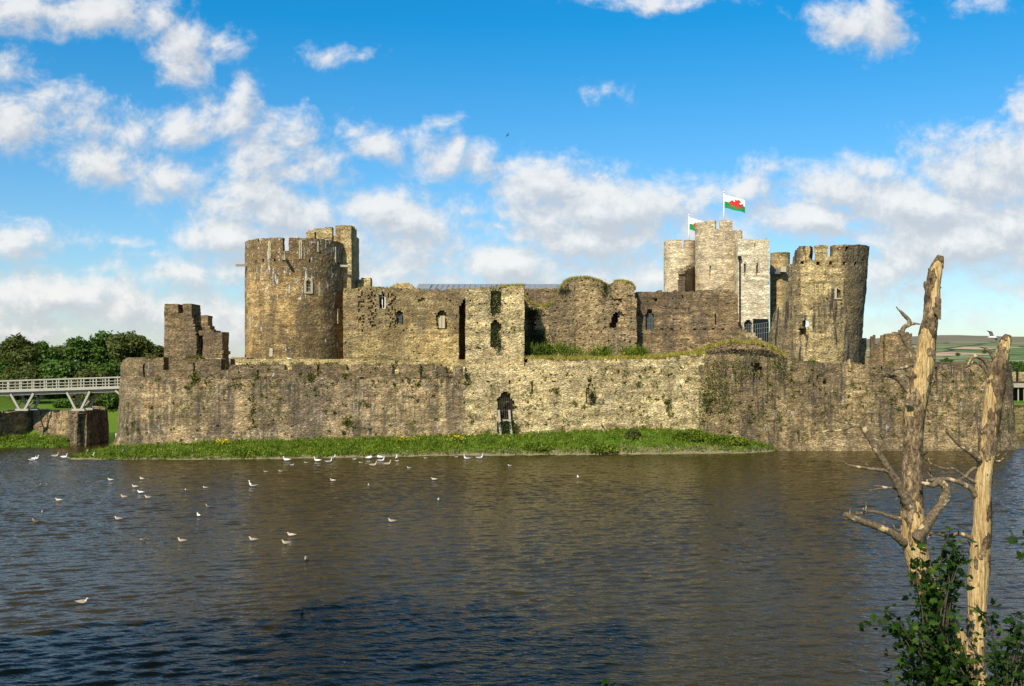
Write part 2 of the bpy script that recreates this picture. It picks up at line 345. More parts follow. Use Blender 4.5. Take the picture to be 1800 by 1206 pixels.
hz = T.rng(T.math('ADD', Z_, T.math('MULTIPLY_ADD', T.noise(P, .004, 5.0), 44, -22)), 50, 62)
far = T.mix(hz, fld, moor)
c = T.mix(T.rng(Y_, 330, 520), gr, far)
T.put(b.inputs['Base Color'], c); b.inputs['Roughness'].default_value = .95; b.inputs['Specular IOR Level'].default_value = .1
bn = T.new('ShaderNodeBump'); bn.inputs['Strength'].default_value = .5; bn.inputs['Distance'].default_value = .2
T.put(bn.inputs['Height'], n2); T.l.new(bn.outputs[0], b.inputs['Normal']); M['ground'] = m
M['mud'] = plain('muddy_shore', (.20, .165, .09), .9, .3, 2.0, bump=.4)

# ------------------------------------------------------------------ building helpers
def W(px, py, D): return Vector(((px - 900) / F * D, D, H - (py - HY) / F * D))
def PX(p): return 900 + p[0] / p[1] * F, HY - (p[2] - H) / p[1] * F
def zat(py, D): return H - (py - HY) / F * D
def xat(px, D): return (px - 900) / F * D
def nz1(x, y, z=0.0): return noise.noise((x, y, z))

def thing(name, label, cat, loc=(0, 0, 0), group=None, rz=0.0):
    o = bpy.data.objects.new(name, None); COL.objects.link(o)
    o.location = loc; o.rotation_euler = (0, 0, rz); o.empty_display_size = .3
    return tag(o, label, cat, group)
def tag(o, label, cat, group=None, kind=None):
    o['label'] = label; o['category'] = cat
    if group: o['group'] = group
    if kind: o['kind'] = kind
    return o
def link(name, me, mats, parent=None, world=True):
    """mesh in world coordinates -> object under its thing (identity parent transform)"""
    for mm in (mats if isinstance(mats, (list, tuple)) else [mats]): me.materials.append(mm)
    o = bpy.data.objects.new(name, me); COL.objects.link(o)
    if parent is not None:
        o.parent = parent
        if world:
            off = Vector((0, 0, 0)); q = parent
            while q is not None: off += q.location; q = q.parent
            o.location = (0, 0, 0)
            me.transform(__import__('mathutils').Matrix.Translation(-off))
    return o
def struct(name, me, mats):
    o = link(name, me, mats); o['kind'] = 'structure'; return o

class MB:
    def __init__(s): s.v = []; s.f = []; s.m = []; s.smooth = []
    def face(s, idx, m=0, sm=False): s.f.append(tuple(idx)); s.m.append(m); s.smooth.append(sm)
    def poly(s, pts, m=0):
        b = len(s.v); s.v += [tuple(p) for p in pts]; s.face(range(b, b + len(pts)), m)
    def box(s, c, size, rz=0.0, m=0, ax=None):
        b = len(s.v); hx, hy, hz = [q / 2 for q in size]
        ca, sa = math.cos(rz), math.sin(rz)
        for dz in (-hz, hz):
            for dx, dy in ((-hx, -hy), (hx, -hy), (hx, hy), (-hx, hy)):
                s.v.append((c[0] + dx * ca - dy * sa, c[1] + dx * sa + dy * ca, c[2] + dz))
        for q in ((0, 3, 2, 1), (4, 5, 6, 7), (0, 1, 5, 4), (1, 2, 6, 5), (2, 3, 7, 6), (3, 0, 4, 7)): s.face([b + i for i in q], m)
    def bar(s, p, q, wx, wz, m=0):
        """square timber from p to q"""
        s.tube([p, q], [(wx / 2, wz / 2)] * 2, 4, m, False, twist=math.pi / 4, k=1.414)
    def tube(s, pts, rad, n=8, m=0, sm=True, cap=True, wob=0.0, twist=0.0, k=1.0, seed=0.0, mats=None, up0=None):
        pts = [Vector(p) for p in pts]; b = len(s.v)
        t0 = (pts[1] - pts[0]).normalized()
        up = Vector(up0) if up0 else (Vector((0, 0, 1)) if abs(t0.z) < .9 else Vector((0, 1, 0)))
        for i, p in enumerate(pts):
            t = (pts[min(i + 1, len(pts) - 1)] - pts[max(i - 1, 0)]).normalized()
            side = t.cross(up)
            if side.length < 1e-4: side = Vector((1, 0, 0))
            side.normalize(); up = side.cross(t).normalized()
            r = rad[i] if isinstance(rad[i], (tuple, list)) else (rad[i], rad[i])
            for j in range(n):
                a = 2 * math.pi * j / n + twist
                d = side * math.cos(a) * r[0] * k + up * math.sin(a) * r[1] * k
                if wob:
                    q = p + d
                    d *= 1 + wob * noise.noise(q * (1.1 / max(r[0], .02)) * .35 + Vector((seed, 0, 0))) + wob * .5 * noise.noise(q * (.9 / max(r[0], .02)))
                s.v.append(tuple(p + d))
        for i in range(len(pts) - 1):
            for j in range(n):
                a, c = b + i * n + j, b + i * n + (j + 1) % n
                s.face((a, c, c + n, a + n), mats(i, j) if mats else m, sm)
        if cap:
            s.face([b + j for j in range(n)][::-1], m); e = b + (len(pts) - 1) * n
            s.face([e + j for j in range(n)], m)
    def prism(s, outline, y0, y1, m=0):
        """outline in (x, z), from depth y0 back to y1"""
        n = len(outline); b = len(s.v)
        s.v += [(x, y0, z) for x, z in outline] + [(x, y1, z) for x, z in outline]
        for tri in tessellate_polygon([[Vector((x, z, 0)) for x, z in outline]]):
            s.face([b + i for i in tri], m); s.face([b + n + i for i in tri][::-1], m)
        for i in range(n):
            j = (i + 1) % n; s.face((b + i, b + j, b + n + j, b + n + i), m)
    def mesh(s, name):
        me = bpy.data.meshes.new(name); me.from_pydata(s.v, [], s.f); 
        me.polygons.foreach_set('material_index', s.m); me.polygons.foreach_set('use_smooth', s.smooth)
        me.update(); return me
    def build(s, name, mats, parent=None): return link(name, s.mesh(name), mats, parent)

def edges(a, b, step, brk=()):
    n = max(1, int(round((b - a) / step))); e = [a + (b - a) * i / n for i in range(n + 1)]
    for k in brk:
        i = min(range(1, len(e) - 1), key=lambda q: abs(e[q] - k), default=None) if len(e) > 2 else None
        if i is not None and abs(e[i] - k) < step * .6: e[i] = k
    return e

def relief(name, frame, S, Z, fn, mats, thick, parent, jit=.05, fine=.035, seed=0.0, top_jit=True):
    """a masonry shell laid cell by cell: fn(px,py,s,z) gives None (no stone), or (depth of recess, material)"""
    nS, nZ = len(S) - 1, len(Z) - 1
    cell = [[None] * nZ for _ in range(nS)]
    for i in range(nS):
        sc = (S[i] + S[i + 1]) / 2
        for j in range(nZ):
            zc = (Z[j] + Z[j + 1]) / 2
            p = frame(sc, zc, 0.0); a, b = PX(p)
            cell[i][j] = fn(a, b, sc, zc)
    key = {}; V = []; Fc = []; Mi = []
    def v(i, j, d):
        k = (i, j, round(d, 3)); r = key.get(k)
        if r is None:
            p = Vector(frame(S[i], Z[j], d))
            q = Vector((p.x + seed, p.y, p.z))
            p += noise.noise_vector(q * .9) * jit + noise.noise_vector(q * 3.7) * fine
            r = len(V); V.append(tuple(p)); key[k] = r
        return r
    for i in range(nS):
        for j in range(nZ):
            c = cell[i][j]
            d = c[0] if c else thick; mi = c[1] if c else 0
            if c:
                Fc.append((v(i, j, d), v(i + 1, j, d), v(i + 1, j + 1, d), v(i, j + 1, d))); Mi.append(mi)
                Fc.append((v(i, j, thick), v(i, j + 1, thick), v(i + 1, j + 1, thick), v(i + 1, j, thick))); Mi.append(mi)
            # sides towards the right and the upper neighbour
            n = cell[i + 1][j] if i + 1 < nS else None
            dn = n[0] if n else thick
            if (c or n) and abs(d - dn) > 1e-6:
                q = (v(i + 1, j, d), v(i + 1, j, dn), v(i + 1, j + 1, dn), v(i + 1, j + 1, d))
                Fc.append(q if d < dn else q[::1]); Mi.append(c[1] if (c and (d < dn or not n)) else n[1])
            n = cell[i][j + 1] if j + 1 < nZ else None
            dn = n[0] if n else thick
            if (c or n) and abs(d - dn) > 1e-6:
                Fc.append((v(i, j + 1, d), v(i + 1, j + 1, d), v(i + 1, j + 1, dn), v(i, j + 1, dn))); Mi.append(c[1] if (c and (d < dn or not n)) else n[1])
            if i == 0 and c: Fc.append((v(0, j, d), v(0, j + 1, d), v(0, j + 1, thick), v(0, j, thick))); Mi.append(mi)
            if j == 0 and c: Fc.append((v(i, 0, d), v(i, 0, thick), v(i + 1, 0, thick), v(i + 1, 0, d))); Mi.append(mi)
    me = bpy.data.meshes.new(name); me.from_pydata(V, [], Fc); me.polygons.foreach_set('material_index', Mi); me.update()
    return link(name, me, mats, parent)

def flat(D, batter=0.0):
    return lambda s, z, d: (s, D + d - batter * max(0, 10 - z), z)
def cyl(xc, yc, r, lean=0.0, z0=0.0, flare=0.0):
    def f(s, z, d):
        th = s / r; q = r - d + flare * max(0.0, z0 + 6 - z)
        return (xc + q * math.sin(th) + lean * (z - z0), yc - q * math.cos(th), z)
    return f
def ip(x, pts):
    if x <= pts[0][0]: return pts[0][1]
    for (a, b), (c, d) in zip(pts, pts[1:]):
        if x <= c: return b + (d - b) * (x - a) / max(c - a, 1e-6)
    return pts[-1][1]
def rect(x, y, a, b, c, d): return a <= x <= b and c <= y <= d
def arch(x, y, cx, hw, yt, yb, k=1.3):
    if not (yt <= y <= yb): return False
    h = hw * k * 1.3
    return abs(x - cx) <= (hw if y > yt + h else hw * math.sqrt(max(0, (y - yt) / h)))
def rag(x, y, a, s=.18): return x + a * nz1(x * s, y * s, 3.1), y + a * nz1(x * s, y * s, 9.7)
def any_rect(x, y, L): return any(rect(x, y, *r) for r in L)

def glazing(parent, name, cx, hw, yt, yb, D, bars_x, bars_y, barw=.05, pane='glass', bar='lead', pointed=True, off=.0, label=None):
    """window: glazing bars with a pane behind, standing in its opening at depth D"""
    mb = MB()
    x0, x1 = xat(cx - hw, D), xat(cx + hw, D); z0, z1 = zat(yb, D), zat(yt, D)
    ww, hh = x1 - x0, z1 - z0; sp = z1 - .65 * ww if pointed else z1
    def topz(x):
        if not pointed: return z1
        u = abs((x - (x0 + x1) / 2) / (ww / 2)); return sp + (z1 - sp) * math.sqrt(max(0, 1 - u))
    for i in range(bars_x + 2):
        x = x0 + ww * i / (bars_x + 1); x = min(max(x, x0 + barw / 2), x1 - barw / 2)
        zt = topz(x); mb.box((x, D, (z0 + zt) / 2), (barw, .06, zt - z0))
    for j in range(bars_y + 1):
        z = z0 + (sp - z0) * j / max(1, bars_y) if bars_y else z0
        mb.box((x0 + ww / 2, D + .01, z + barw / 2), (ww, .05, barw))
    if pointed:
        n = 8
        for i in range(n):
            a, c = x0 + ww * i / n, x0 + ww * (i + 1) / n
            mb.bar((a, D, topz(a)), (c, D, topz(c)), barw, .06)
    wo_ = mb.build('window', M[bar], parent)
    pb = MB(); n = 10
    out = [(x0, z0), (x1, z0)] + [(x1 - ww * i / n, topz(x1 - ww * i / n)) for i in range(n + 1)]
    pb.prism(out, D + .06, D + .09)
    pb.build('pane', M[pane], wo_)
    return wo_
def loop(parent, frame_pt, nrm, wd, ht, slit_w, name='arrow_loop', mat_='dressed', up=Vector((0, 0, 1))):
    """narrow loop: dressed stone surround standing 3 cm proud, with the dark slit between its jambs"""
    p = Vector(frame_pt); n = Vector(nrm).normalized(); t = up.cross(n).normalized(); rz = math.atan2(t.y, t.x)
    wd = slit_w + (wd - slit_w) * .72; mb = MB(); j = (wd - slit_w) / 2
    for sgn in (-1, 1):
        c = p + t * sgn * (slit_w / 2 + j / 2) + n * .0
        for k in range(6):
            wj = j * (1.0 if k % 2 else .72)
            mb.box(p + t * sgn * (slit_w / 2 + wj / 2) + Vector((0, 0, -ht / 2 + ht * (k + .5) / 6)), (wj, .16, ht / 6 - .004), rz)
    mb.box(p + Vector((0, 0, ht / 2 + .1)), (wd * .8, .16, .2), rz)
    mb.box(p - n * .03, (slit_w, .06, ht), rz, 1)
    return mb.build(name, [M[mat_], M['slit']], parent)

# leaves, grass: many small faces laid out with numpy
def rand_frames(rng, n, tilt=1.0):
    nrm = rng.normal(size=(n, 3)); nrm[:, 2] = np.abs(nrm[:, 2]) * tilt + .15
    nrm /= np.linalg.norm(nrm, axis=1)[:, None]
    a = rng.normal(size=(n, 3)); t = np.cross(nrm, a); t /= np.linalg.norm(t, axis=1)[:, None]
    return nrm, t, np.cross(nrm, t)
LEAF = np.array([(0, -.5), (.26, -.12), (.2, .22), (0, .55), (-.2, .22), (-.26, -.12)])
SYC = np.array([(0, -.5), (.10, -.34), (.42, -.42), (.30, -.16), (.60, .08), (.27, .10), (.24, .34), (0, .62), (-.24, .34), (-.27, .10), (-.60, .08), (-.30, -.16), (-.42, -.42), (-.10, -.34)])
def leaf_mesh(name, cen, size, rng, shape=LEAF, tilt=1.0, curl=.12, frames=None):
    n = len(cen); k = len(shape)
    nrm, t, b = frames if frames is not None else rand_frames(rng, n, tilt)
    sz = size * rng.uniform(.6, 1.25, n)
    r2 = (shape ** 2).sum(1)
    v = cen[:, None, :] + sz[:, None, None] * (shape[None, :, 0, None] * t[:, None, :] + shape[None, :, 1, None] * b[:, None, :] - curl * 2 * r2[None, :, None] * nrm[:, None, :])
    return poly_mesh(name, v.reshape(-1, 3), n, k)
def poly_mesh(name, v, n, k):
    me = bpy.data.meshes.new(name)
    me.vertices.add(n * k); me.vertices.foreach_set('co', np.ascontiguousarray(v, dtype=np.float32).ravel())
    me.loops.add(n * k); me.loops.foreach_set('vertex_index', np.arange(n * k, dtype=np.int32))
    me.polygons.add(n); me.polygons.foreach_set('loop_start', np.arange(0, n * k, k, dtype=np.int32))
    me.update(calc_edges=True); me.validate(); return me
def blade_mesh(name, base, ht, rng, wd=.05, lean=.5):
    n = len(base); a = rng.uniform(0, 2 * np.pi, n); h = ht * rng.uniform(.5, 1.3, n) if np.isscalar(ht) else ht
    d = np.stack([np.cos(a), np.sin(a), 0 * a], 1)
    le = rng.normal(size=(n, 3)) * lean; le[:, 2] = 0
    tip = base + np.stack([le[:, 0] * h, le[:, 1] * h, h], 1)
    w_ = wd * rng.uniform(.6, 1.4, n)[:, None]
    v = np.stack([base - d * w_, base + d * w_, tip], 1)
    return poly_mesh(name, v.reshape(-1, 3), n, 3)

# ------------------------------------------------------------------ the setting: ground, water
def bank_front(x):                                    # the near edge of the grass bank under the castle wall
    px = ip(x, [(-47, 150), (-41, 215), (-18, 600), (0, 900), (12.5, 1105), (28.5, 1360), (32, 1420)])
    return ip(px, [(150, 100.5), (180, 99.0), (230, 98.6), (420, 98.8), (600, 100.5), (760, 103), (900, 103.5), (1100, 104.6), (1300, 106.0), (1365, 108.3), (1420, 113)])
def bank_h(x, y):
    yf = bank_front(x)
    zt = ip(x, [(-46, .25), (-43, .3), (-36, .75), (-20, 1.2), (0, 1.75), (14, 2.3), (20, 2.1), (27, 1.0), (29.5, .3), (31, -.6)])
    if x < -46.0 or x > 31: return -2.0
    if y < yf - 1.2: return -2.0
    t = (y - yf) / max(109.3 - yf, 1.0)
    if t < 0: return -.5 * (-(y - yf)) - .05
    e = min(1.0, max(0.0, (x + 46.0) / 1.5))
    return (.12 + (zt - .12) * min(1, t) ** .8 + .12 * nz1(x * .7, y * .7)) * e - .4 * (1 - e)
def ground_h(x, y):
    if y < 26:                                        # the near bank the photographer stands on
        z = ip(y, [(-40, 8.2), (-4, 7.9), (3, 7.2), (8, 5.6), (14, 2.9), (20, .6), (24, -1.2), (26, -2)])
        return z + .25 * nz1(x * .3, y * .3)
    z = -2.0
    if y > 109:
        # land left of the moat
        if x < -52.0 - max(0, y - 119) * .42:
            edge = 112.5 + .6 * nz1(x * .3, 2.0) + max(0, (-54 - x)) * .14 - 4.2 * max(0, min(1, (-57 - x) / 12))
            if y > edge: z = max(z, -.3 + min(1.0, (y - edge) / 3.0) * 1.1)
            if y > 119: z = max(z, .8 + min(1.0, (y - 119) / 3) * 1.6)
        if y > 138.5 and x < 40:
            z = max(z, -.3 + min(1.0, (y - 138.5) / 8.0) * (2.6 + 1.4 * max(0, min(1, (-45 - x) / 20))))
        if x >= 40 and y > 135.6: z = max(z, 4.2)
        # grassy knoll behind the bridge
        if x < -30 and y > 122:
            k = math.exp(-((x + 88) / 19.0) ** 2 - ((y - 146) / 15.0) ** 2)
            z = max(z, -1.0 + 8.6 * k)
    if y > 260:
        t = min(1, (y - 260) / 2800.0)
        ridge = 96 * math.exp(-((y - 3000) / 1500.0) ** 2)
        px = 900 + x / y * F
        prof = ip(x, [(-6000, .12), (-500, .15), (500, .45), (900, .8), (1200, 1.0), (1300, .97), (1420, .80), (1560, .86), (2200, .85), (6000, .6)])
        z = max(z, 3.0) + ridge * prof + (6 * nz1(x * .002, y * .002) + 3 * nz1(x * .006, y * .006)) * t
        if y > 3100: z = max(2, z)
    return z
def warp(n, near, far, near_n):
    a = np.linspace(-near, near, near_n); k = np.geomspace(near, far, n)[1:]
    return np.concatenate([-k[::-1], a, k])
xs = warp(46, 110, 7000, 150); ys = np.concatenate([np.linspace(-60, 180, 150), np.geomspace(180, 7000, 100)[1:]])
xs = xs[(xs > -6500)]
vv = [(float(x), float(y), ground_h(float(x), float(y))) for y in ys for x in xs]
nx = len(xs); ff = [(j * nx + i, j * nx + i + 1, (j + 1) * nx + i + 1, (j + 1) * nx + i) for j in range(len(ys) - 1) for i in range(nx - 1)]
me = bpy.data.meshes.new('ground'); me.from_pydata(vv, [], ff); me.polygons.foreach_set('use_smooth', [True] * len(ff)); me.update()
struct('ground', me, M['ground'])
# the lake: a wind rippled surface, one sheet, fine where it lies open
wx = np.concatenate([[-420, -250, -160, -110], np.arange(-72, 72.01, .13), [110, 160, 250, 420]])
wy = np.concatenate([[8, 16, 20], np.arange(23, 112.5, .118), np.arange(113.5, 170, 1.0), [250]])
GX, GY = np.meshgrid(wx, wy); rw_ = np.random.default_rng(21); HZ = np.zeros_like(GX)
for k in range(72):
    lam = .32 * (1.5 / .32) ** rw_.random() if k else 2.2
    an = R(90 + 13) + rw_.normal(0, .36); q = 2 * np.pi / lam
    ph = q * (np.cos(an) * GX + np.sin(an) * GY) + rw_.uniform(0, 6.28)
    slope = .0255 * (1.12 if lam < .8 else .72)
    HZ += slope / q * (np.sin(ph) + .18 * np.cos(2 * ph))
gust_ = 1 + .35 * np.sin(GX * .11 + 1.3 * np.sin(GY * .07)) * np.sin(GY * .13 + .8 * np.sin(GX * .05 + 2))
HZ *= np.clip(gust_, .45, 1.5) * np.clip((GY - 16) / 8, 0, 1) * np.clip((175 - GY) / 20, 0, 1) * np.clip((112 - np.abs(GX)) / 30, 0, 1)
ny_, nx_w = GX.shape
me = bpy.data.meshes.new('lake_water'); me.vertices.add(ny_ * nx_w)
me.vertices.foreach_set('co', np.stack([GX, GY, HZ], -1).astype(np.float32).ravel())
ii = (np.arange(ny_ - 1)[:, None] * nx_w + np.arange(nx_w - 1)[None, :]).ravel(); nq = len(ii)
me.loops.add(nq * 4); me.loops.foreach_set('vertex_index', np.stack([ii, ii + 1, ii + 1 + nx_w, ii + nx_w], 1).astype(np.int32).ravel())
me.polygons.add(nq); me.polygons.foreach_set('loop_start', np.arange(0, nq * 4, 4, dtype=np.int32)); me.polygons.foreach_set('use_smooth', np.ones(nq, dtype=bool))
me.update(calc_edges=True)
struct('lake_water', me, M['water'])
# muddy bank with its greenery
xx = np.arange(-46.2, 31.2, .5); yy = np.arange(97, 111, .4)
vv = [(float(x), float(y), bank_h(float(x), float(y))) for y in yy for x in xx]; nx = len(xx)
ff = [(j * nx + i, j * nx + i + 1, (j + 1) * nx + i + 1, (j + 1) * nx + i) for j in range(len(yy) - 1) for i in range(nx - 1)]
me = bpy.data.meshes.new('shore_bank'); me.from_pydata(vv, [], ff); me.update()
me.polygons.foreach_set('material_index', [1 if vv[f_[0]][1] > bank_front(vv[f_[0]][0]) + .9 + .5 * nz1(vv[f_[0]][0] * .8, vv[f_[0]][1]) else 0 for f_ in ff])
struct('shore_bank', me, [M['mud'], M['ground']])
mb = MB(); mb.box((5, 152, 8.3), (86, 66, .6)); struct('castle_ward_ground', mb.mesh('castle_ward_ground'), M['ground'])

rng = np.random.default_rng(7)
def greenery(name, n, xr, yr, hfun, ht, leaf, matn, label, cat='greenery', cond=None, wd=.045, frac=.5, parent=None):
    x = rng.uniform(*xr, n); y = rng.uniform(*yr, n)
    z = np.array([hfun(a, b) for a, b in zip(x, y)])
    k = z > .04
    if cond is not None: k &= np.array([cond(a, b) for a, b in zip(x, y)])
    x, y, z = x[k], y[k], z[k]
    hs = np.array([max(.15, 1 + 1.1 * nz1(a * .55, b * .55, 4.0) + .5 * nz1(a * 1.7, b * 1.7)) for a, b in zip(x, y)]) * ht * rng.uniform(.5, 1.2, len(x))
    base = np.stack([x, y, z - .05], 1)
    nb = int(len(x) * frac)
    a = blade_mesh(name, base[:nb], hs[:nb] * 1.25, rng, wd, .35)
    lp = base[nb:].copy(); lp[:, 2] += hs[nb:] * rng.uniform(.15, 1.0, len(lp))
    b = leaf_mesh(name + '_l', lp, leaf, rng, tilt=1.2)
    bm = bmesh.new(); bm.from_mesh(a); bm.from_mesh(b); bm.to_mesh(a); bm.free(); bpy.data.meshes.remove(b)
    o = link(name, a, M[matn], parent)
    return tag(o, label, cat, None, 'stuff') if parent is None else o
greenery('bank_grass', 80000, (-45.5, 30.5), (98, 110.2), bank_h, .36, .22, 'weed', 'strip of bright green weeds and grass along the foot of the castle wall', 'grass')
greenery('moat_side_grass', 12000, (-68, -50.8), (108, 119), ground_h, .45, .24, 'weed', 'patch of green weeds below the bridge abutment at the left water edge', 'grass', cond=lambda x, y: y < 118)
# yellow ragwort and shrubs on the bank
for k, (px, py, lab) in enumerate([(393, 781, 'small clump of yellow ragwort at the foot of the wall, left part of the bank'), (712, 777, 'yellow flowering weeds in the bank left of the arched gate'), (805, 778, 'row of yellow ragwort flowers in the bank just left of the arched gate')]):
    D = 106.5; p = W(px, py, D); r2 = np.random.default_rng(50 + k); n = 90
    c = np.stack([p.x + r2.normal(0, .6, n), p.y + r2.normal(0, .4, n), bank_h(p.x, p.y) + r2.uniform(.35, .8, n)], 1)
    t = thing('ragwort', lab, 'wildflower', (p.x, p.y, bank_h(p.x, p.y)), 'yellow ragwort on the bank')
    link('flower_heads', leaf_mesh('flower_heads', c, .16, r2), M['yellow'], t)
    c2 = c.copy(); c2[:, 2] -= r2.uniform(.1, .5, n); link('leaves', leaf_mesh('leaves', np.repeat(c2, 3, 0) + r2.normal(0, .12, (3 * n, 3)), .2, r2), M['weed'], t)
for k, (px, py, sx, sz, lab) in enumerate([(1113, 764, 1.0, .75, 'rounded grey green shrub on the bank right of the arched gate'), (1215, 767, 2.2, .9, 'wide bright green shrub on the bank under the ivy covered wall'), (1275, 776, 2.6, .7, 'low bright green shrub towards the right end of the grass bank'), (430, 795, 1.6, .5, 'dark leafy clump at the water edge of the left grass bank'), (945, 786, 1.7, .6, 'leafy clump at the water edge below and right of the arched gate'), (1060, 788, 1.6, .6, 'leafy clump overhanging the water in the middle of the bank')]):
    D = 107.5 if k < 3 else (100.2 if k == 3 else 104.6); p = W(px, py, D); zb = bank_h(p.x, p.y); r2 = np.random.default_rng(80 + k); n = int(900 * sx)
    q = r2.normal(size=(n, 3)); q /= np.linalg.norm(q, axis=1)[:, None]; q *= r2.uniform(.5, 1.05, n)[:, None]
    c = np.stack([p.x + q[:, 0] * sx, p.y + q[:, 1] * .9, zb + np.abs(q[:, 2]) * sz * 1.3], 1)
    t = thing('shrub', lab, 'shrub', (p.x, p.y, zb), 'shrubs on the castle bank')
    link('foliage', leaf_mesh('foliage', c, .22, r2), M['weed' if k else 'leaf2'], t)
    mb = MB()
    for a in range(5): mb.tube([(p.x, p.y, zb - .1), (p.x + sx * .5 * math.cos(a * 1.3), p.y + .4 * math.sin(a * 1.3), zb + sz * .8)], [.04, .015], 5)
    mb.build('stem', M['bark'], t)

# ------------------------------------------------------------------ curtain wall
XL, XR, CR = -45.7, 58.2, 6.0
def curtain_path(s):
    """s = x along the straight front; beyond the corners the wall turns back"""
    a, b = XL + CR, XR - CR; q = CR * math.pi / 2
    if a <= s <= b: return s, 110.0, 0.0, -1.0
    if s < a:
        u = a - s
        if u < q: th = u / CR; return a - CR * math.sin(th), 110 + CR - CR * math.cos(th), -math.sin(th), -math.cos(th)
        return a - CR, 110 + CR + (u - q), -1.0, 0.0
    u = s - b
    if u < q: th = u / CR; return b + CR * math.sin(th), 110 + CR - CR * math.cos(th), math.sin(th), -math.cos(th)
    return b + CR, 110 + CR + (u - q), 1.0, 0.0
def curtain_frame(s, z, d):
    x, y, nx_, ny_ = curtain_path(s)
    k = .045 * max(0, 9.5 - z) + .55 * (max(0, 2.2 - z) / 2.2) ** 1.6
    return (x + nx_ * (k - d), y + ny_ * (k - d), z)
CT_PTS = [(213, 640), (216, 633), (222, 630), (287, 629), (404, 631), (405, 642), (520, 641), (690, 642), (818, 643), (820, 655), (823, 648), (925, 645), (926, 632), (1010, 634), (1120, 632), (1170, 630), (1215, 624), (1260, 622), (1330, 625), (1392, 633), (1480, 639), (1600, 641), (1690, 640), (1775, 640)]
GAPS = [(287.5, 297.5, 620, 651), (388.5, 402.5, 620, 651), (500, 513, 620, 651), (609, 616, 620, 650), (688.5, 700.5, 620, 656), (784, 797, 620, 656), (1491, 1499.5, 620, 655), (1681, 1688, 620, 650)]
HOLES = [(346, 668), (1036, 671), (974, 671), (896, 672), (858, 671), (1450, 672), (1534, 671), (1643, 672), (1556, 746), (1322, 706), (1087, 653), (636, 664)]
def curtain_fn(px, py, s, z):
    on_front = XL + CR - 9 < s < XR - CR + 9
    if not on_front:
        return (0.0, 3) if z < 9.9 + .2 * nz1(s * .8, 1) else None
    n = nz1(px * .05, py * .05); n2 = nz1(px * .21, py * .21)
    t = ip(px, CT_PTS)
    if 926 < px < 1392: t += 2.0 * n2 + 1.5 * n
    elif px < 405: t += .6 * n2
    else: t += .5 * n2
    if py < t: return None
    for a, b, c, d in GAPS:
        if a <= px <= b and py < d: return (.55, 4) if 430 < px < 830 else None
    # material zones
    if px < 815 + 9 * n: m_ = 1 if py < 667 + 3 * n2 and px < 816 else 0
    elif px < 1236 + 24 * nz1(py * .03, 4.0) + 14 * n + 8 * n2: m_ = 2
    else: m_ = 3
    rx, ry = rag(px, py, 2.2)
    if arch(rx, ry, 888.5, 14.5, 688, 764, 1.0) or rect(rx, ry, 875.5, 902, 704, 764): return (1.5, m_)
    if rect(rx, ry, 1322, 1339, 639, 667): return (.9, 3)
    if rect(px, py, 934.5, 937.6, 673, 692): return (.5, m_)
    if arch(rx, ry, 1038, 8, 673, 711): return (.35, m_)
    for hx, hy in HOLES:
        if abs(px - hx) < 2.2 and abs(py - hy) < 2.2: return (.5, m_)
    if any(rect(px, py, x - 1.2, x + 1.2, a, b) for x, a, b in ((253, 641, 664), (340.5, 638, 666), (452, 650, 667), (560, 638, 665), (653, 640, 660), (740, 641, 662), (1438, 660, 675), (1549, 643, 668), (1645, 645, 665))): return (.4, m_)
    # stones that stand out or have fallen out
    if n2 > .58 and nz1(px * .4, py * .5, 8) > .25: return (.16, m_)
    return (0.0, m_)
cw = thing('curtain_wall', 'long low outer stone wall of the castle rising straight from the lake, with arched water gate', 'wall', (0, 110, 0))
S = edges(XL + CR - 45, XL + CR - 9, .9)[:-1] + edges(XL + CR - 9, XR - CR + 9, .21, [xat(p, 110) for g_ in GAPS for p in g_[:2]]) + edges(XR - CR + 9, XR - CR + 45, .9)[1:]
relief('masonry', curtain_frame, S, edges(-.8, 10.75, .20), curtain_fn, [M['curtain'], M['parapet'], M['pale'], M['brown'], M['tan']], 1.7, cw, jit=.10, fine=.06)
mb = MB(); D = 110.1
for i in range(8):
    x = xat(877.5 + i * 3.2, D); mb.box((x, D, zat(718.5, D)), (.10, .08, 2.5))
for py in (706, 721, 734): mb.box((xat(888.8, D), D + .06, zat(py, D)), (1.55, .05, .14))
mb.box((xat(888.8, D), D + .16, zat(720, D)), (1.62, .04, 2.2), 0, 1)
gt = mb.build('gate', [M['oak'], M['slit']], cw)
mb = MB(); mb.box((xat(889, D), D - .15, zat(738.5, D)), (1.75, .5, .16)); mb.build('sill', M['timber'], cw)
for px, lean in ((880, .12), (899, .16)):
    mb = MB(); mb.bar((xat(px, 109.3), 109.0, zat(765, 109)), (xat(px - 1.5, 109.3) - lean, 109.35, zat(721, 109.3)), .24, .24); mb.build('timber_post', M['timber'], cw)

# terrace seen over the parapet on the left, ledge with plants in the middle
TT = [(404, 628), (440, 630), (606, 631), (640, 633), (700, 636), (800, 638), (818, 636)]
tw = thing('terrace_wall', 'sunlit tan stone terrace strip just above the dark parapet, between the big round tower and the gate turret', 'wall', (-20, 114, 8))
relief('masonry', flat(113.0), edges(xat(404, 113), xat(818, 113), .24), edges(8.2, 10.6, .2), lambda px, py, s, z: None if py < ip(px, TT) + .6 * nz1(px * .15, 2) else (0.0, 0), [M['tan']], 3.5, tw)
tw = thing('terrace_wall', 'pale stone coping strip behind the parapet at the far left, below the small ruined tower', 'wall', (-42, 114, 8))
relief('masonry', flat(113.6), edges(xat(300, 113.6), xat(388, 113.6), .24), edges(8.2, 10.5, .2), lambda px, py, s, z: None if py < 628.5 + .6 * nz1(px * .15, 2) else (0.0, 0), [M['tan']], 2.0, tw)

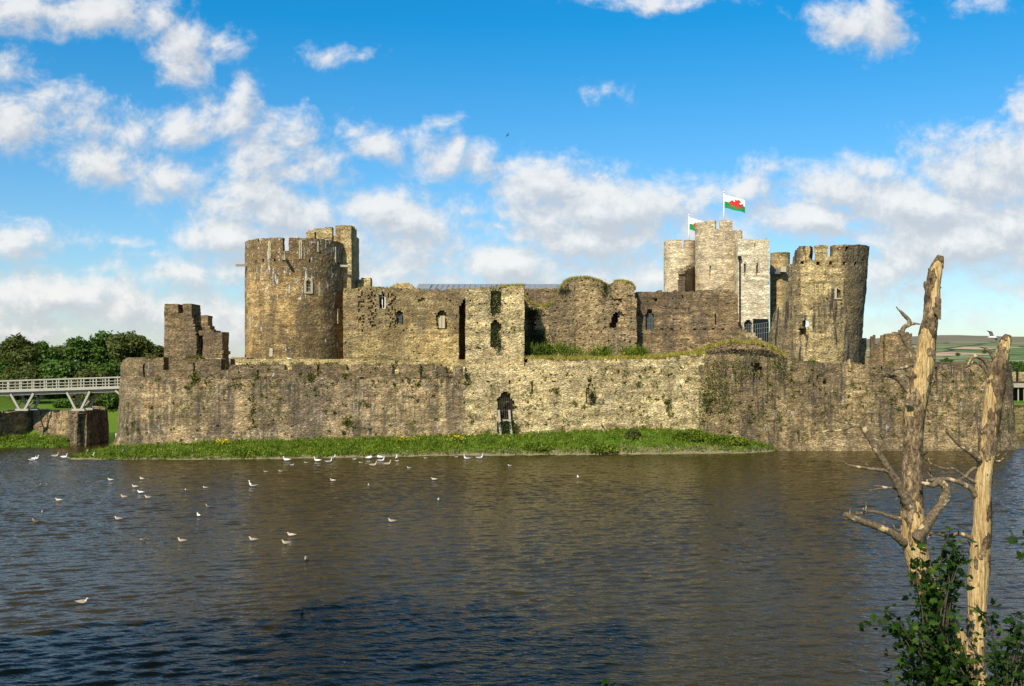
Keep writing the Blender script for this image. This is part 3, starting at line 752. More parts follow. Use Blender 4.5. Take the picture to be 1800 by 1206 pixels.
# ------------------------------------------------------------------ small ruined tower, far left
D = 120.0
RT = [(288, 560), (289, 536), (292, 533.5), (312.5, 533.5), (313, 550), (321.5, 550), (322, 536), (324, 533.5), (336.5, 535), (337.5, 552), (358.5, 553), (359, 568), (364, 577), (366, 581), (388, 583), (389.5, 600)]
def rt_fn(px, py, s, z):
    rx, ry = rag(px, py, 1.8, .3)
    e = 345 + (py - 590) * .1
    if px < 347:                      # the standing corner with merlons
        if py < ip(px, RT): return None
        edge = ip(py, [(533, 337), (560, 338), (575, 341), (590, 345), (640, 347)]) + 1.8 * nz1(px * .3, py * .3)
        if px > edge: return (1.4, 0)
        return (0.0, 0)
    if py < ip(rx, RT) + 1.0 * nz1(px * .4, 1): return None
    if px > 389.5 + 1.5 * nz1(px * .3, py * .5, 2) - max(0, (600 - py)) * .0: return None
    if rx < 354.5 and py > 588: return (2.2, 0)
    return (.5, 0) if py > 581 else (1.4, 0)
rt = thing('ruined_tower', 'small broken stone tower with two merlons and a cracked side, left of the round tower', 'tower', (-38.5, 121, 8))
relief('masonry', flat(D), edges(xat(288.5, D), xat(391, D), .2, [xat(p, D) for p in (289, 313, 321.5, 337, 347, 359)]), edges(7.5, 17.2, .19), rt_fn, [M['dark']], 3.4, rt, jit=.09, fine=.06)

# ------------------------------------------------------------------ big round tower
XC, YC, RR = xat(519, 128), 128.0, 6.32
tf = cyl(XC, YC, RR)
ztop = 25.25
def th_of(px):                                        # angle of the near side that shows at column px
    lo, hi = -1.5, 1.5
    for _ in range(40):
        mid = (lo + hi) / 2
        if PX(tf(mid * RR, 18, 0))[0] < px: lo = mid
        else: hi = mid
    return lo
def rtower_fn(px, py, s, z):
    th = s / RR; front = abs(th) < 1.62
    n2 = nz1(s * 1.3, z * 1.3, 5)
    if z > ztop + .12 * n2: return None
    if front:
        if 496.5 < px < 507.5 and z > 23.75: return None
        if px < 456 and px > 453 and z > 24.95: return None
        if 561 < px < 564.5 and z > 24.3: return (.4, 0)
        if any(abs(px - hx) < 1.7 and abs(z - 22.55) < .14 for hx in (449.5, 461, 482, 500, 544, 566, 580, 594)): return (.6, 0)
        if arch(px, py, 542, 4.0, 494, 512.5): return (.55, 0)
    else:
        if z > 23.9 + .2 * n2: return None
    return (0.0 if z < 22.9 or not front else .0, 0)
tw = thing('round_tower', 'big round stone tower with dark stained battlements, white bird lime and a slim lancet window', 'tower', (XC, YC, 8))
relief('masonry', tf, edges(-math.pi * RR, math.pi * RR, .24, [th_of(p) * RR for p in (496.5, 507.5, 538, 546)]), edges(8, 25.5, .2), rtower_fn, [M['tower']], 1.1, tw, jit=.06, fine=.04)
def on_tower(px, z, out=.02):
    th = th_of(px); p = tf(th * RR, z, -out); return p, (math.sin(th), -math.cos(th), 0)
for px, pa, pb, wd, sw in ((474, 427, 455, .55, .06), (528, 425, 455, .55, .07), (590, 437, 461, .4, .06), (559, 428, 443, .3, .05), (441, 560, 581, .55, .08), (594, 546, 569, .5, .10), (477, 615, 627, .7, .03)):
    th = th_of(px); dn = YC - RR * math.cos(th)
    za, zb = zat(pa, dn), zat(pb, dn); p, n = on_tower(px, (za + zb) / 2)
    loop(tw, p, n, wd, za - zb, sw)
p, n = on_tower(542, zat(503.5, 121.8))
mb = MB(); pv = Vector(p); nv = Vector(n); tv = Vector((0, 0, 1)).cross(nv).normalized(); rz = math.atan2(tv.y, tv.x)
for sg in (-1, 1): mb.box(pv + tv * sg * .42, (.24, .18, 1.4), rz)
mb.box(pv + Vector((0, 0, -.76)), (1.05, .2, .16), rz)
for sg in (-1, 1):
    mb.bar(tuple(pv + tv * sg * .42 + Vector((0, 0, .66))), tuple(pv + Vector((0, 0, 1.08))), .24, .18)
wn_ = mb.build('window', M['dressed'], tw)
mb = MB(); q = pv - nv * .25
for a in (-.13, .13): mb.box(q + tv * a, (.04, .04, 1.7), rz)
for a in (-.5, -.1, .3): mb.box(q + Vector((0, 0, a)), (.6, .04, .04), rz)
mb.build('glazing_bars', M['whitepaint'], wn_)
for px, py, L in ((434, 466, 1.4), (503.5, 456, 1.5), (597, 467, 1.3), (590, 432, .0)):
    if not L: continue
    th = th_of(px); dn = YC - RR * math.cos(th); z = zat(py, dn); p = Vector(tf(th * RR, z, .3)); n = Vector((math.sin(th), -math.cos(th), 0))
    mb = MB(); mb.bar(p, p + n * (L + .3) + Vector((0, 0, -.1)), .26, .26); mb.build('beam', M['timber'], tw)

# ------------------------------------------------------------------ square stair turret behind it
st = thing('stair_turret', 'tall square stair turret with one gap in its battlement rising behind the round tower', 'tower', (-23, 130, 8))
D = 127.5
STP = [(537, 408), (540, 406), (560, 402), (583, 397.5), (583.5, 413), (588, 413), (588.5, 396.5), (592, 395), (616, 395), (618, 397)]
def st_fn(px, py, s, z):
    if py < ip(px, STP) + .5 * nz1(px * .4, 2): return None
    if rect(px, py, 554, 556.5, 407, 420): return (.5, 0)
    return (.35 if 583 < px < 599 and py > 396 else 0.0, 0)
relief('masonry', flat(D), edges(xat(538, D), xat(617.5, D), .22, [xat(p, D) for p in (583.5, 588.5, 599)]), edges(8, 27.9, .22), st_fn, [M['turret']], 1.2, st, jit=.05, fine=.03)
x1 = xat(617.5, D)
relief('side_masonry', lambda s, z, d: (x1 + .15 - d, s, z), edges(D + 1.2, D + 5.6, .3), edges(8, 27.7, .22), lambda px, py, s, z: None if z > 27.6 + .15 * nz1(s, z) or (s > D + 3.5 and z > 26.6) else (0.0, 0), [M['turret']], 1.0, st, jit=.05, fine=.03)
relief('rear_masonry', lambda s, z, d: (s, D + 5.4 + d, z), edges(xat(538, D), x1 - .9, .5), edges(20, 26.8, .4), lambda px, py, s, z: (0.0, 0), [M['turret']], .8, st)
mb = MB(); mb.box((-19.25, 126.4, zat(570, 126.4)), (1.2, 1.0, 2.0)); mb.build('corbel', M['turret'], st)

# ------------------------------------------------------------------ great hall: wall, lead roof, windows
gh = thing('great_hall', 'great hall with a long ruinous stone wall, tall pointed window and low grey lead roof', 'building', (-10, 124, 8))
D = 124.0
HT = [(600, 508), (628, 507), (640, 505), (660, 504.5), (686, 507), (720, 508), (760, 509), (800, 508), (830, 507), (1000, 508)]
GH_HOLES = [(636, 581, 2), (709, 580, 1.8), (724, 581, 1.8), (786, 524, 1.6), (792, 527, 1.6), (650, 560, 1.3), (801, 578, 1.4)]
def gh_fn(px, py, s, z):
    n2 = nz1(px * .2, py * .2); rx, ry = rag(px, py, 2.4, .3)
    if py < ip(px, HT) + 1.2 * n2 + 1.0 * nz1(px * .07, 3): return None
    if arch(px, py, 672, 6.2, 513.5, 544): return (1.6, 0)
    if arch(rx, ry, 702, 5.5, 545, 570, .9): return (1.3, 0)
    if arch(rx, ry, 776.5, 10, 545, 578, .8): return (.9, 0)
    if rect(rx, ry, 735, 746, 525, 531): return (.35, 0)
    if 806.5 < px < 819 and 522 + (818 - px) * 1.5 < py < 632: return (2.6, 1)
    for hx, hy, r_ in GH_HOLES:
        if abs(px - hx) < r_ and abs(py - hy) < r_: return (.6, 0)
    if (628 < px < 640 or 648 < px < 660 or 682 < px < 696) and py < 575 and nz1(px * .25, py * .55, 6) > .12: return (.28, 0)
    if n2 > .5: return (.12, 0)
    return (0.0, 0)
relief('wall', flat(D), edges(xat(603, D), xat(1000, D), .21, [xat(p, D) for p in (666, 678, 806.5, 818)]), edges(7.5, 19.6, .2), gh_fn, [M['hall'], M['mossy']], 3.2, gh, jit=.09, fine=.06)
glazing(gh, 'window', 672, 5.6, 515, 543, D + .7, 1, 1, .10, 'slit', 'whitepaint')
glazing(gh, 'window', 702, 4.6, 552, 570, D + .6, 3, 3, .06, 'glass', 'lead', False)
glazing(gh, 'window', 776, 6.2, 555, 577, D + .45, 1, 0, .06, 'blind', 'timber', False)
mb = MB(); D2 = 128.0
a = W(745, 508.5, D2); b_ = W(988, 508, D2); zf = min(a.z, b_.z) - .3
zr = zat(500.5, 136)
mb.v += [(a.x, D2, zf), (b_.x, D2, zf), (b_.x + .6, 136, zr), (xat(757, 136), 136, zr), (a.x, 144, zf), (b_.x, 144, zf)]
mb.face((0, 1, 2, 3)); mb.face((3, 2, 5, 4)); mb.face((1, 5, 2)); mb.face((0, 3, 4))
for k in range(24):
    px = 752 + k * 10.0; p = (xat(px, D2), D2 - .02, zf + .04); q = (xat(px, D2) - .0, 136, zr + .05); mb.bar(p, q, .06, .05)
mb.bar((xat(757, 136), 136, zr + .05), (b_.x + .6, 136, zr + .05), .14, .1)
rf = mb.build('roof', M['leadroof'], gh)
mb = MB(); p0, p1, p2, p3 = W(731, 507.5, 127), W(755, 507, 127), W(758.5, 499, 129.5), W(736, 499, 129.5)
mb.poly([p0, p1, p2, p3]); off = Vector((0, .1, -.25)); mb.poly([p + off for p in (p3, p2, p1, p0)])
for q, r_ in ((p0, p1), (p1, p2), (p2, p3), (p3, p0)): mb.poly([q, r_, r_ + off, q + off])
mb.build('skylight', M['leadroof'], rf)
# rubble heads showing over the hall wall
for (a0, a1, top, D3, lab) in ((629, 651, 489, 130, 'small square chimney stub showing above the hall wall beside the stair turret'), (685, 729, 496.5, 129, 'low rounded mound of masonry showing above the hall wall left of the skylight')):
    t = thing('wall_stub', lab, 'masonry', (xat((a0 + a1) / 2, D3), D3, 16))
    rnd = a1 - a0 > 30
    def ws_fn(px, py, s, z, a0=a0, a1=a1, top=top, rnd=rnd):
        u = (px - (a0 + a1) / 2) / ((a1 - a0) / 2)
        tt = top + (9 * abs(u) ** 2.4 if rnd else (1.5 if u < -.6 else 0)) + .8 * nz1(px * .4, 1)
        return None if py < tt else (0.0, 0)
    relief('masonry', flat(D3), edges(xat(a0, D3), xat(a1, D3), .2), edges(16, 21.5, .2), ws_fn, [M['hall']], 1.6, t)

# ------------------------------------------------------------------ gate turret above the water gate
D = 110.6
gt_ = thing('gate_turret', 'square ruinous turret with ivy filled openings rising straight above the arched water gate', 'tower', (0, 112, 8))
GTP = [(818, 516), (820, 512), (826, 509), (836, 509), (860, 505), (880, 506), (895, 503), (921, 503)]
def gtur_fn(px, py, s, z):
    n2 = nz1(px * .25, py * .25); rx, ry = rag(px, py, 2.0, .3)
    if py < ip(px, GTP) + 1.6 * n2: return None
    if rect(rx, ry, 862, 881, 511, 552): return (.5, 0)
    if arch(rx, ry, 871.5, 9, 562, 611, .8): return (1.3, 0)
    for hx, hy, r_ in ((839.5, 567, 2), (839.5, 585, 2), (844, 611.5, 2.3), (894.5, 586, 1.6), (827, 528, 1.8), (842, 534, 1.5)):
        if abs(px - hx) < r_ and abs(py - hy) < r_: return (.6, 0)
    if n2 > .5: return (.14, 0)
    return (0.0, 0)
relief('masonry', flat(D), edges(xat(818.5, D), xat(921.5, D), .2), edges(7.5, 18.6, .19), gtur_fn, [M['pale']], 2.4, gt_, jit=.08, fine=.06)
for sx, nm in ((818.5, -1), (921.5, 1)):
    x1 = xat(sx, D)
    relief('side_masonry', lambda s, z, d, x1=x1, nm=nm: (x1 - nm * (.12 + d), s, z), edges(D + .4, 123.0, .3), edges(7.5, 18.0, .3), lambda px, py, s, z: None if z > 17.9 - (s - D) * .05 + .3 * nz1(s, z) else (0.0, 0), [M['mossy']], 1.4, gt_, jit=.08, fine=.05)

# ------------------------------------------------------------------ ruined wall with grassy top, and the wall behind the dip
D = 116.0
rw = thing('ruined_wall', 'broken rubble wall with two rounded grass topped humps and a dark hole, right of the gate turret', 'wall', (6, 116, 8))
RWP = [(921, 519), (930, 531), (940, 536), (951, 541), (966, 538), (977, 526), (984, 508), (986, 504), (993, 495), (1006, 490), (1032, 488.5), (1050, 493), (1057, 496), (1066, 502), (1070, 503), (1080, 496), (1090, 494.5), (1100, 496), (1110, 499), (1116.5, 507), (1117.5, 528), (1118, 540)]
def rw_fn(px, py, s, z):
    n2 = nz1(px * .22, py * .22); rx, ry = rag(px, py, 2.6, .3)
    if py < ip(px, RWP) + 1.4 * n2: return None
    if px > 1117.5 and py < 512: return None
    if arch(rx, ry, 934, 7, 546, 584, .8): return (2.0, 0)
    if arch(rx + (py - 562) * .25, ry, 1081, 6, 548, 577, .8): return (2.4, 0)
    if arch(rx, ry, 1090, 8, 546, 580, .8): return (.5, 0)
    if rect(rx, ry, 1076, 1094, 524, 530): return (.35, 0)
    if abs(px - 1117) < 2 and abs(py - 604) < 1.6: return (.5, 0)
    if n2 > .42: return (.16, 0)
    return (0.0, 0)
relief('masonry', flat(D), edges(xat(921, D), xat(1119, D), .21), edges(7.5, 20.2, .2), rw_fn, [M['ruin']], 2.6, rw, jit=.12, fine=.08)
D = 120.0
bw = thing('rear_wall', 'short dark wall filling the dip between the gate turret and the grass topped ruin', 'wall', (3, 121, 8))
relief('masonry', flat(D), edges(xat(915, D), xat(1000, D), .24), edges(8, 19.2, .22), lambda px, py, s, z: None if py < 509 + 1.0 * nz1(px * .2, 1) else ((.2, 0) if nz1(px * .2, py * .25) > .45 else (0., 0)), [M['dark']], 1.6, bw, jit=.08)

# ------------------------------------------------------------------ inner curtain, brown wall to the right
D = 118.0
iw = thing('inner_wall', 'brown stained inner wall with one pointed window and a row of square holes, left of the white square tower', 'wall', (20, 118, 8))
IWP = [(1112, 515), (1130, 513.5), (1160, 511.5), (1200, 512), (1240, 511), (1285, 511.5), (1291, 513), (1296, 517), (1297.5, 530)]
def iw_fn(px, py, s, z):
    n2 = nz1(px * .22, py * .22)
    if py < ip(px, IWP) + .7 * n2: return None
    if px > 1297.5 + 1.2 * n2 + max(0, py - 570) * .6: return None
    if arch(px + n2, py + n2, 1142, 7.4, 543, 580, 1.3): return (.45 if py < 553 and abs(px - 1142) < 4 and False else .9, 0)
    for hx in (1162.5, 1180, 1197, 1222, 1238.5, 1255, 1271.5):
        if abs(px - hx) < 2.8 and abs(py - 578) < 2.4: return (.9, 0)
    if rect(px, py, 1257.6, 1260.6, 553, 571) or rect(px, py, 1150.5, 1153.5, 524, 530) or rect(px, py, 1197, 1200, 518.5, 524): return (.6, 0)
    if n2 > .52: return (.12, 0)
    return (0.0, 0)
relief('masonry', flat(D), edges(xat(1111, D), xat(1312, D), .2, [xat(p, D) for p in (1134.6, 1149.4)]), edges(7.5, 18.7, .19), iw_fn, [M['dark']], 2.2, iw, jit=.08, fine=.05)
glazing(iw, 'window', 1142, 5.6, 551, 580, D + .55, 3, 2, .07, 'glass', 'lead')

# ------------------------------------------------------------------ rubble slope below the leaning tower
D = 113.2
rm = thing('rubble_mound', 'low sloping mound of fallen masonry and grass at the foot of the leaning tower', 'ruin', (27, 114, 8))
RMP = [(1180, 632), (1212, 612), (1225, 605), (1250, 600), (1285, 594), (1305, 592), (1330, 595), (1343, 601), (1352, 604), (1365, 612), (1378, 620), (1392, 634)]
relief('masonry', lambda s, z, d: (s, D + d + .75 * (z - 9.5), z), edges(xat(1178, D), xat(1394, D), .22), edges(8, 13.4, .19), lambda px, py, s, z: None if py < ip(px, RMP) + 2.2 * nz1(px * .12, py * .12) else ((.5, 0) if rect(*rag(px, py, 2, .3), 1340, 1349, 606, 614) else ((.2, 0) if nz1(px * .25, py * .25) > .25 else (0., 0))), [M['dark']], 2.5, rm, jit=.22, fine=.10)
D = 119.5
rs = thing('wall_stump', 'pale jagged stump of wall at the foot of the white square tower', 'ruin', (xat(1310, D), D, 10))
RSP = [(1293, 520), (1298, 565), (1303, 571), (1310, 579), (1318, 584), (1328, 586), (1331, 592), (1336, 596)]
relief('masonry', flat(D), edges(xat(1294, D), xat(1337, D), .2), edges(10, 18, .19), lambda px, py, s, z: None if py < ip(px, RSP) + 1.8 * nz1(px * .3, py * .3) else (0.0, 0), [M['pale']], 1.4, rs, jit=.15, fine=.08)

# ------------------------------------------------------------------ leaning tower
YC, RR, LEAN = 123.5, 5.75, .083
Z0 = zat(632, 120); XC = xat(1507, YC) - RR * 1.0
lf = cyl(XC, YC, RR, LEAN, Z0)
LEFT = [(432, 1400), (440, 1399), (455, 1394), (470, 1388), (495, 1384), (520, 1383), (534, 1380), (538, 1370), (542, 1364), (560, 1357), (580, 1353), (600, 1350), (640, 1350)]
LTOP = [(1340, 540), (1362, 537), (1380, 525), (1396, 442), (1401, 436), (1408, 433), (1423, 432.5), (1424, 460), (1431, 458), (1431.5, 432), (1455, 431), (1455.5, 451), (1464, 451), (1464.5, 430.5), (1524, 431)]
def lt_fn(px, py, s, z):
    th = s / RR; front = abs(th) < 1.57
    n2 = nz1(px * .25, py * .25); rx, ry = rag(px, py, 2.0, .3)
    if front:
        if py < ip(px, LTOP) + 1.0 * n2: return None
        if px < ip(py, LEFT) + 2.0 * n2: return None
        if rect(rx, ry, 1410, 1421, 563, 575) or (px - 1415.5) ** 2 / 40 + (py - 569) ** 2 / 60 < 1: return None
        if rect(rx, ry, 1405, 1421, 577, 589): return (1.2, 0)
        if arch(px, py, 1473, 3.4, 506, 524, 1.1): return (1.0, 0)
        if rect(rx, ry, 1487, 1491, 434, 449): return (.7, 0)
        if rect(px, py, 1408, 1413, 459, 463.5): return None
        for hx in (1436.5, 1461, 1484, 1503.5, 1514.5):
            if abs(px - hx) < (2.9 if hx < 1470 else 1.6) and abs(py - 463.5) < 2.4: return (.7, 0)
        if n2 > .55: return (.12, 0)
        return (0.0, 0)
    if th < -1.57 and th > -2.75 + .2 * n2: return None               # the side that fell
    if z > Z0 + 12.4 + .3 * n2: return None
    return (0.0, 0) if not ((px - 1415.5) ** 2 / 90 + (py - 569) ** 2 / 110 < 1 or rect(px, py, 1403, 1418, 453, 468)) else None
lt = thing('leaning_tower', 'half fallen round tower leaning right, with toothed battlements and a hole through it', 'tower', (XC, YC, 8))
relief('masonry', lf, edges(-math.pi * RR, math.pi * RR, .21), edges(8, zat(428, 118), .2), lt_fn, [M['lean']], 1.5, lt, jit=.09, fine=.06)
D = 117.75
def onlean(px, py):
    lo, hi = -1.5, 1.5; z = zat(py, 119)
    for _ in range(40):
        mid = (lo + hi) / 2
        if PX(lf(mid * RR, z, 0))[0] < px: lo = mid
        else: hi = mid
    return Vector(lf(lo * RR, zat(py, YC - RR * math.cos(lo)), -.03)), Vector((math.sin(lo), -math.cos(lo), 0))
p, n = onlean(1468.5, 515)
mb = MB(); t = Vector((0, 0, 1)).cross(n).normalized(); rz = math.atan2(t.y, t.x); mb.box(p, (.22, .3, 1.2), rz); mb.box(p + t * .3 + Vector((0, 0, -.68)), (.9, .3, .14), rz)
mb.build('window', M['dressed'], lt)

# ------------------------------------------------------------------ gatehouse (pale) behind
K = 150.0
kp = thing('gatehouse', 'tall pale cream gatehouse of clean stone with drum towers, square turret and arched glass windows', 'building', (32, K, 8))
def drum(name, cxpx, half, yc, top, gaps, back_drop=1.2, mat_='keep', zb=8.0, slits=(), step=.3, floor=None, th_=1.0):
    r = half / F * yc; xc = xat(cxpx, yc); fr = cyl(xc, yc, r)
    zt = zat(top, yc - r * .9)
    def fn(px, py, s, z):
        th = s / r; fr_ = abs(th) < 1.6
        if z > zt + .07 * nz1(s, z): return None
        for a, b, c in gaps:
            if fr_ and a < px < b and py < c: return None
        if not fr_ and z > zt - back_drop: return None
        for a, b, c, d in slits:
            if fr_ and a < px < b and c < py < d: return (.4, 0)
        return (0.0, 0)
    def tho(px):
        lo, hi = -1.5, 1.5
        for _ in range(40):
            mid = (lo + hi) / 2
            if PX(fr(mid * r, 20, 0))[0] < px: lo = mid
            else: hi = mid
        return lo
    o = relief(name, fr, edges(-math.pi * r, math.pi * r, step, [tho(p) * r for g_ in gaps for p in g_[:2]]), edges(zb, zt + .2, .26), fn, [M[mat_]], th_, kp, jit=.03, fine=.025)
    return o, fr, r, tho
drum('drum_tower', 1195, 28, 154, 421, [(1199, 1206, 437)], slits=[(1188.3, 1189.8, 458, 479)])
drum('drum_tower', 1263, 40.5, 150, 387, [(1257, 1265.5, 403), (1287.5, 1310, 406)], slits=[(1248.5, 1250.2, 469, 487)])
# link wall between the two drums, its shade deepened by dark stone, with a broken edge
x0 = xat(1190, 151)
relief('link_wall', lambda s, z, d: (x0 + (s - 147) * .42 + d, s, z), edges(145, 153.5, .3), edges(12, 25.5, .28), lambda px, py, s, z: None if py < 476 - (px - 1191) * .42 or (px < 1193 and py < 500 and nz1(z, s) > .2) else (0.0, 0), [M['dark']], 1.0, kp, jit=.08)
# square turret, its slits and its arched windows
D = 143.5
def sq_fn(px, py, s, z):
    if py < 420.5 + .4 * nz1(px * .4, 1): return None
    if rect(px, py, 1327.3, 1329.3, 421, 435): return (.5, 0)
    for cx in (1309.5, 1331):
        if arch(px, py, cx, 2.0, 464, 485, 1.4): return (.4, 0)
    if arch(px, py, 1315.3, 7.2, 561, 585, .8): return (.8, 0)
    return (0.0, 0)
relief('square_tower', flat(D), edges(xat(1297, D), xat(1352.5, D), .2, [xat(p, D) for p in (1307.5, 1311.5, 1329, 1333, 1308, 1322.5)]), edges(8, 28.1, .22), sq_fn, [M['keep2']], 1.0, kp, jit=.025, fine=.02)
for sx, nm in ((1297, -1), (1352.5, 1)):
    x1 = xat(sx, D)
    relief('side_masonry', lambda s, z, d, x1=x1, nm=nm: (x1 - nm * (.06 + d), s, z), edges(D + .1, 147, .4), edges(8, 28.0, .3), lambda px, py, s, z: (0.0, 0), [M['keep']], .9, kp, jit=.03)
for cx in (1309.5, 1331): glazing(kp, 'window', cx, 1.9, 464, 478, D + .3, 1, 4, .05, 'glass', 'lead')
glazing(kp, 'window', 1315.3, 7.0, 562, 585, D + .5, 3, 3, .08, 'glass', 'lead')
for cx in (1309.5, 1331):
    mb = MB()
    for sg in (-1, 1): mb.box((xat(cx + sg * 3.1, D), D - .02, zat(471, D)), (.16, .12, 1.3))
    for sg in (-1, 1): mb.bar((xat(cx + sg * 3.1, D), D - .02, zat(463.5, D)), (xat(cx, D), D - .02, zat(460.5, D)), .18, .12)
    mb.build('window_surround', M['dressed'], kp)
mb = MB(); xp = xat(1295, 145); mb.tube([(xp, 143.1, 12), (xp, 143.1, zat(455, 143.1))], [.09, .09], 8); mb.box((xp, 143.1, zat(453, 143.1)), (.45, .35, .5)); mb.build('drainpipe', M['slit'], kp)
# stair block between the drum and the square turret
D = 147.0
relief('stair_block', flat(D), edges(xat(1285, D), xat(1303.5, D), .25), edges(8, 29.6, .25), lambda px, py, s, z: None if py < 405 else (0.0, 0), [M['keep']], 3.0, kp, jit=.03, fine=.02)
# brown round tower on the far side, with a slate lean-to
drum('round_turret', 1371, 17, 149.5, 442.5, [(1373.5, 1375.5, 450)], mat_='turret', slits=[(1360.5, 1364, 525, 536)])
mb = MB(); D = 147.4
mb.v += [tuple(p) for p in (W(1353, 479, D), W(1378, 479, D), W(1379, 471, D + 1.2), W(1353, 471, D + 1.2))]; mb.face((0, 1, 2, 3))
a, b_ = W(1353, 479, D), W(1378, 479, D); mb.box(((a.x + b_.x) / 2, D, a.z - .12), (b_.x - a.x, .3, .22)); mb.build('roof', M['slate'], kp)
mb = MB(); p = W(1375, 474, D); mb.box((p.x, D - .3, p.z), (.8, .8, .8)); mb.build('chimney', M['dressed'], kp)
# glazed lean-to with tall panes beside the square turret
D = 141.0
mb = MB(); pb = MB()
gx0, gx1 = xat(1324, D), xat(1351, D)
for i in range(8):
    x = gx0 + (gx1 - gx0) * i / 7; zt = zat(571 - i * .55, D); mb.box((x, D, (8 + zt) / 2), (.09, .1, zt - 8))
for k in (568.5, 577, 586): mb.bar((gx0, D + .01, zat(k + 2, D)), (gx1, D + .01, zat(k - 2, D)), .09, .09)
mb.build('window', M['lead'], kp)
pb.box(((gx0 + gx1) / 2, D + .12, zat(585, D)), (gx1 - gx0, .05, 4.0)); pb.build('pane', M['glass'], kp)

# ------------------------------------------------------------------ flags
RED_BEAST = [(.20, .46), (.27, .60), (.33, .66), (.33, .74), (.40, .70), (.46, .63), (.50, .70), (.47, .86), (.56, .80), (.66, .86), (.74, .80), (.80, .68), (.74, .66), (.68, .56), (.76, .52), (.84, .58), (.92, .66), (.90, .52), (.84, .40), (.76, .36), (.80, .26), (.86, .20), (.76, .18), (.70, .30), (.60, .34), (.56, .24), (.62, .16), (.50, .16), (.48, .30), (.42, .40), (.36, .36), (.38, .24), (.28, .20), (.30, .30), (.28, .42), (.24, .40)]
M['flagwhite'] = plain('flag_white', (.80, .79, .76), .8, .04); M['flaggreen'] = plain('flag_green', (.010, .24, .055), .8, .08); M['flagred'] = plain('flag_red', (.55, .030, .022), .8, .08)
def flag(px, ytop, ybase, D, fl, fh, droop, label):
    t = thing('flag', label, 'flag', (xat(px, D), D, zat(ybase, D)), 'flags on the gatehouse')
    x, zt, zb = xat(px, D), zat(ytop, D), zat(ybase, D) - 1.0
    mb = MB(); mb.tube([(x, D, zb), (x, D, zt)], [.10, .07], 8); mb.tube([(x, D, zt), (x, D, zt + .12), (x, D, zt + .2)], [.14, .14, .02], 8); mb.build('pole', M['whitepaint'], t)
    def P_(u, v):                                     # cloth: u along the fly, v up the hoist
        return (x + .1 + fl * u * .96, D + .22 * math.sin(u * 7.0 + v) * u ** .6 - .5 * u, zt - .35 - fh * (1 - v) - droop * u ** 1.2 + .10 * math.sin(u * 8 + 1.0) * u)
    mb = MB(); nu, nv = 26, 14
    for j in range(nv + 1):
        for i in range(nu + 1): mb.v.append(P_(i / nu, j / nv))
    for j in range(nv):
        for i in range(nu):
            a = j * (nu + 1) + i; mb.face((a, a + 1, a + nu + 2, a + nu + 1), 1 if j < nv / 2 else 0, True)
    cl = mb.build('cloth', [M['flagwhite'], M['flaggreen']], t)
    mb = MB(); bm = bmesh.new(); vs = [bm.verts.new((u, v, 0)) for u, v in RED_BEAST]; bm.faces.new(vs)
    bmesh.ops.triangulate(bm, faces=bm.faces); bmesh.ops.subdivide_edges(bm, edges=bm.edges, cuts=3, use_grid_fill=True)
    bm.verts.index_update()
    for sgn in (-1, 1):
        b = len(mb.v)
        for v in bm.verts:
            q = P_(v.co.x, v.co.y); mb.v.append((q[0], q[1] + sgn * .03, q[2]))
        for f_ in bm.faces: mb.face([b + v.index for v in f_.verts], 0, True)
    bm.free(); mb.build('emblem', M['flagred'], cl)
flag(1272.5, 338.5, 388, 149, 3.15, 1.95, .95, 'white and green flag with a red beast on the tallest gatehouse drum, fully spread')
flag(1211, 378.5, 422, 155, 2.6, 1.9, .9, 'white and green flag partly hidden behind the tallest drum, on the left gatehouse drum')

# ------------------------------------------------------------------ ruined gate, right of the leaning tower
D = 124.0
rg = thing('ruined_gate', 'dark broken wall with upright stubs and slots on the right, partly behind the bare trunk', 'wall', (xat(1555, D), D, 8))
RGP = [(1502, 600), (1504, 596), (1510, 593.5), (1523, 594), (1524, 632), (1532, 632), (1532.5, 592), (1535, 590), (1540, 590), (1540.5, 603.5), (1550, 603.5), (1550.5, 590), (1555, 589), (1556, 586), (1559, 584.5), (1603, 585), (1604, 600), (1605.5, 640)]
def rg_fn(px, py, s, z):
    n2 = nz1(px * .3, py * .3)
    if py < ip(px, RGP) + .8 * n2: return None
    if 1552 < px < 1556: return (.6, 0)
    return (0.0 if px > 1556 else .25, 0)
relief('masonry', flat(D), edges(xat(1501, D), xat(1606, D), .2, [xat(p, D) for p in (1524, 1532, 1540.5, 1550, 1556)]), edges(8.6, 13.9, .19), rg_fn, [M['dark']], .6, rg, jit=.08, fine=.05)
mp = thing('wall_stub', 'narrow upright stone fragment standing in a notch of the curtain wall below the leaning tower', 'masonry', (xat(1494, 110.8), 110.8, 9.3))
relief('masonry', flat(110.5), edges(xat(1491, 110.5), xat(1496, 110.5), .11), edges(8.9, 10.15, .13), lambda px, py, s, z: None if abs(px - 1493.3) > 2.4 - max(0, 640 - py) * .2 + .5 * nz1(py * .3, 1) else (0., 0), [M['tan']], .5, mp, jit=.04)

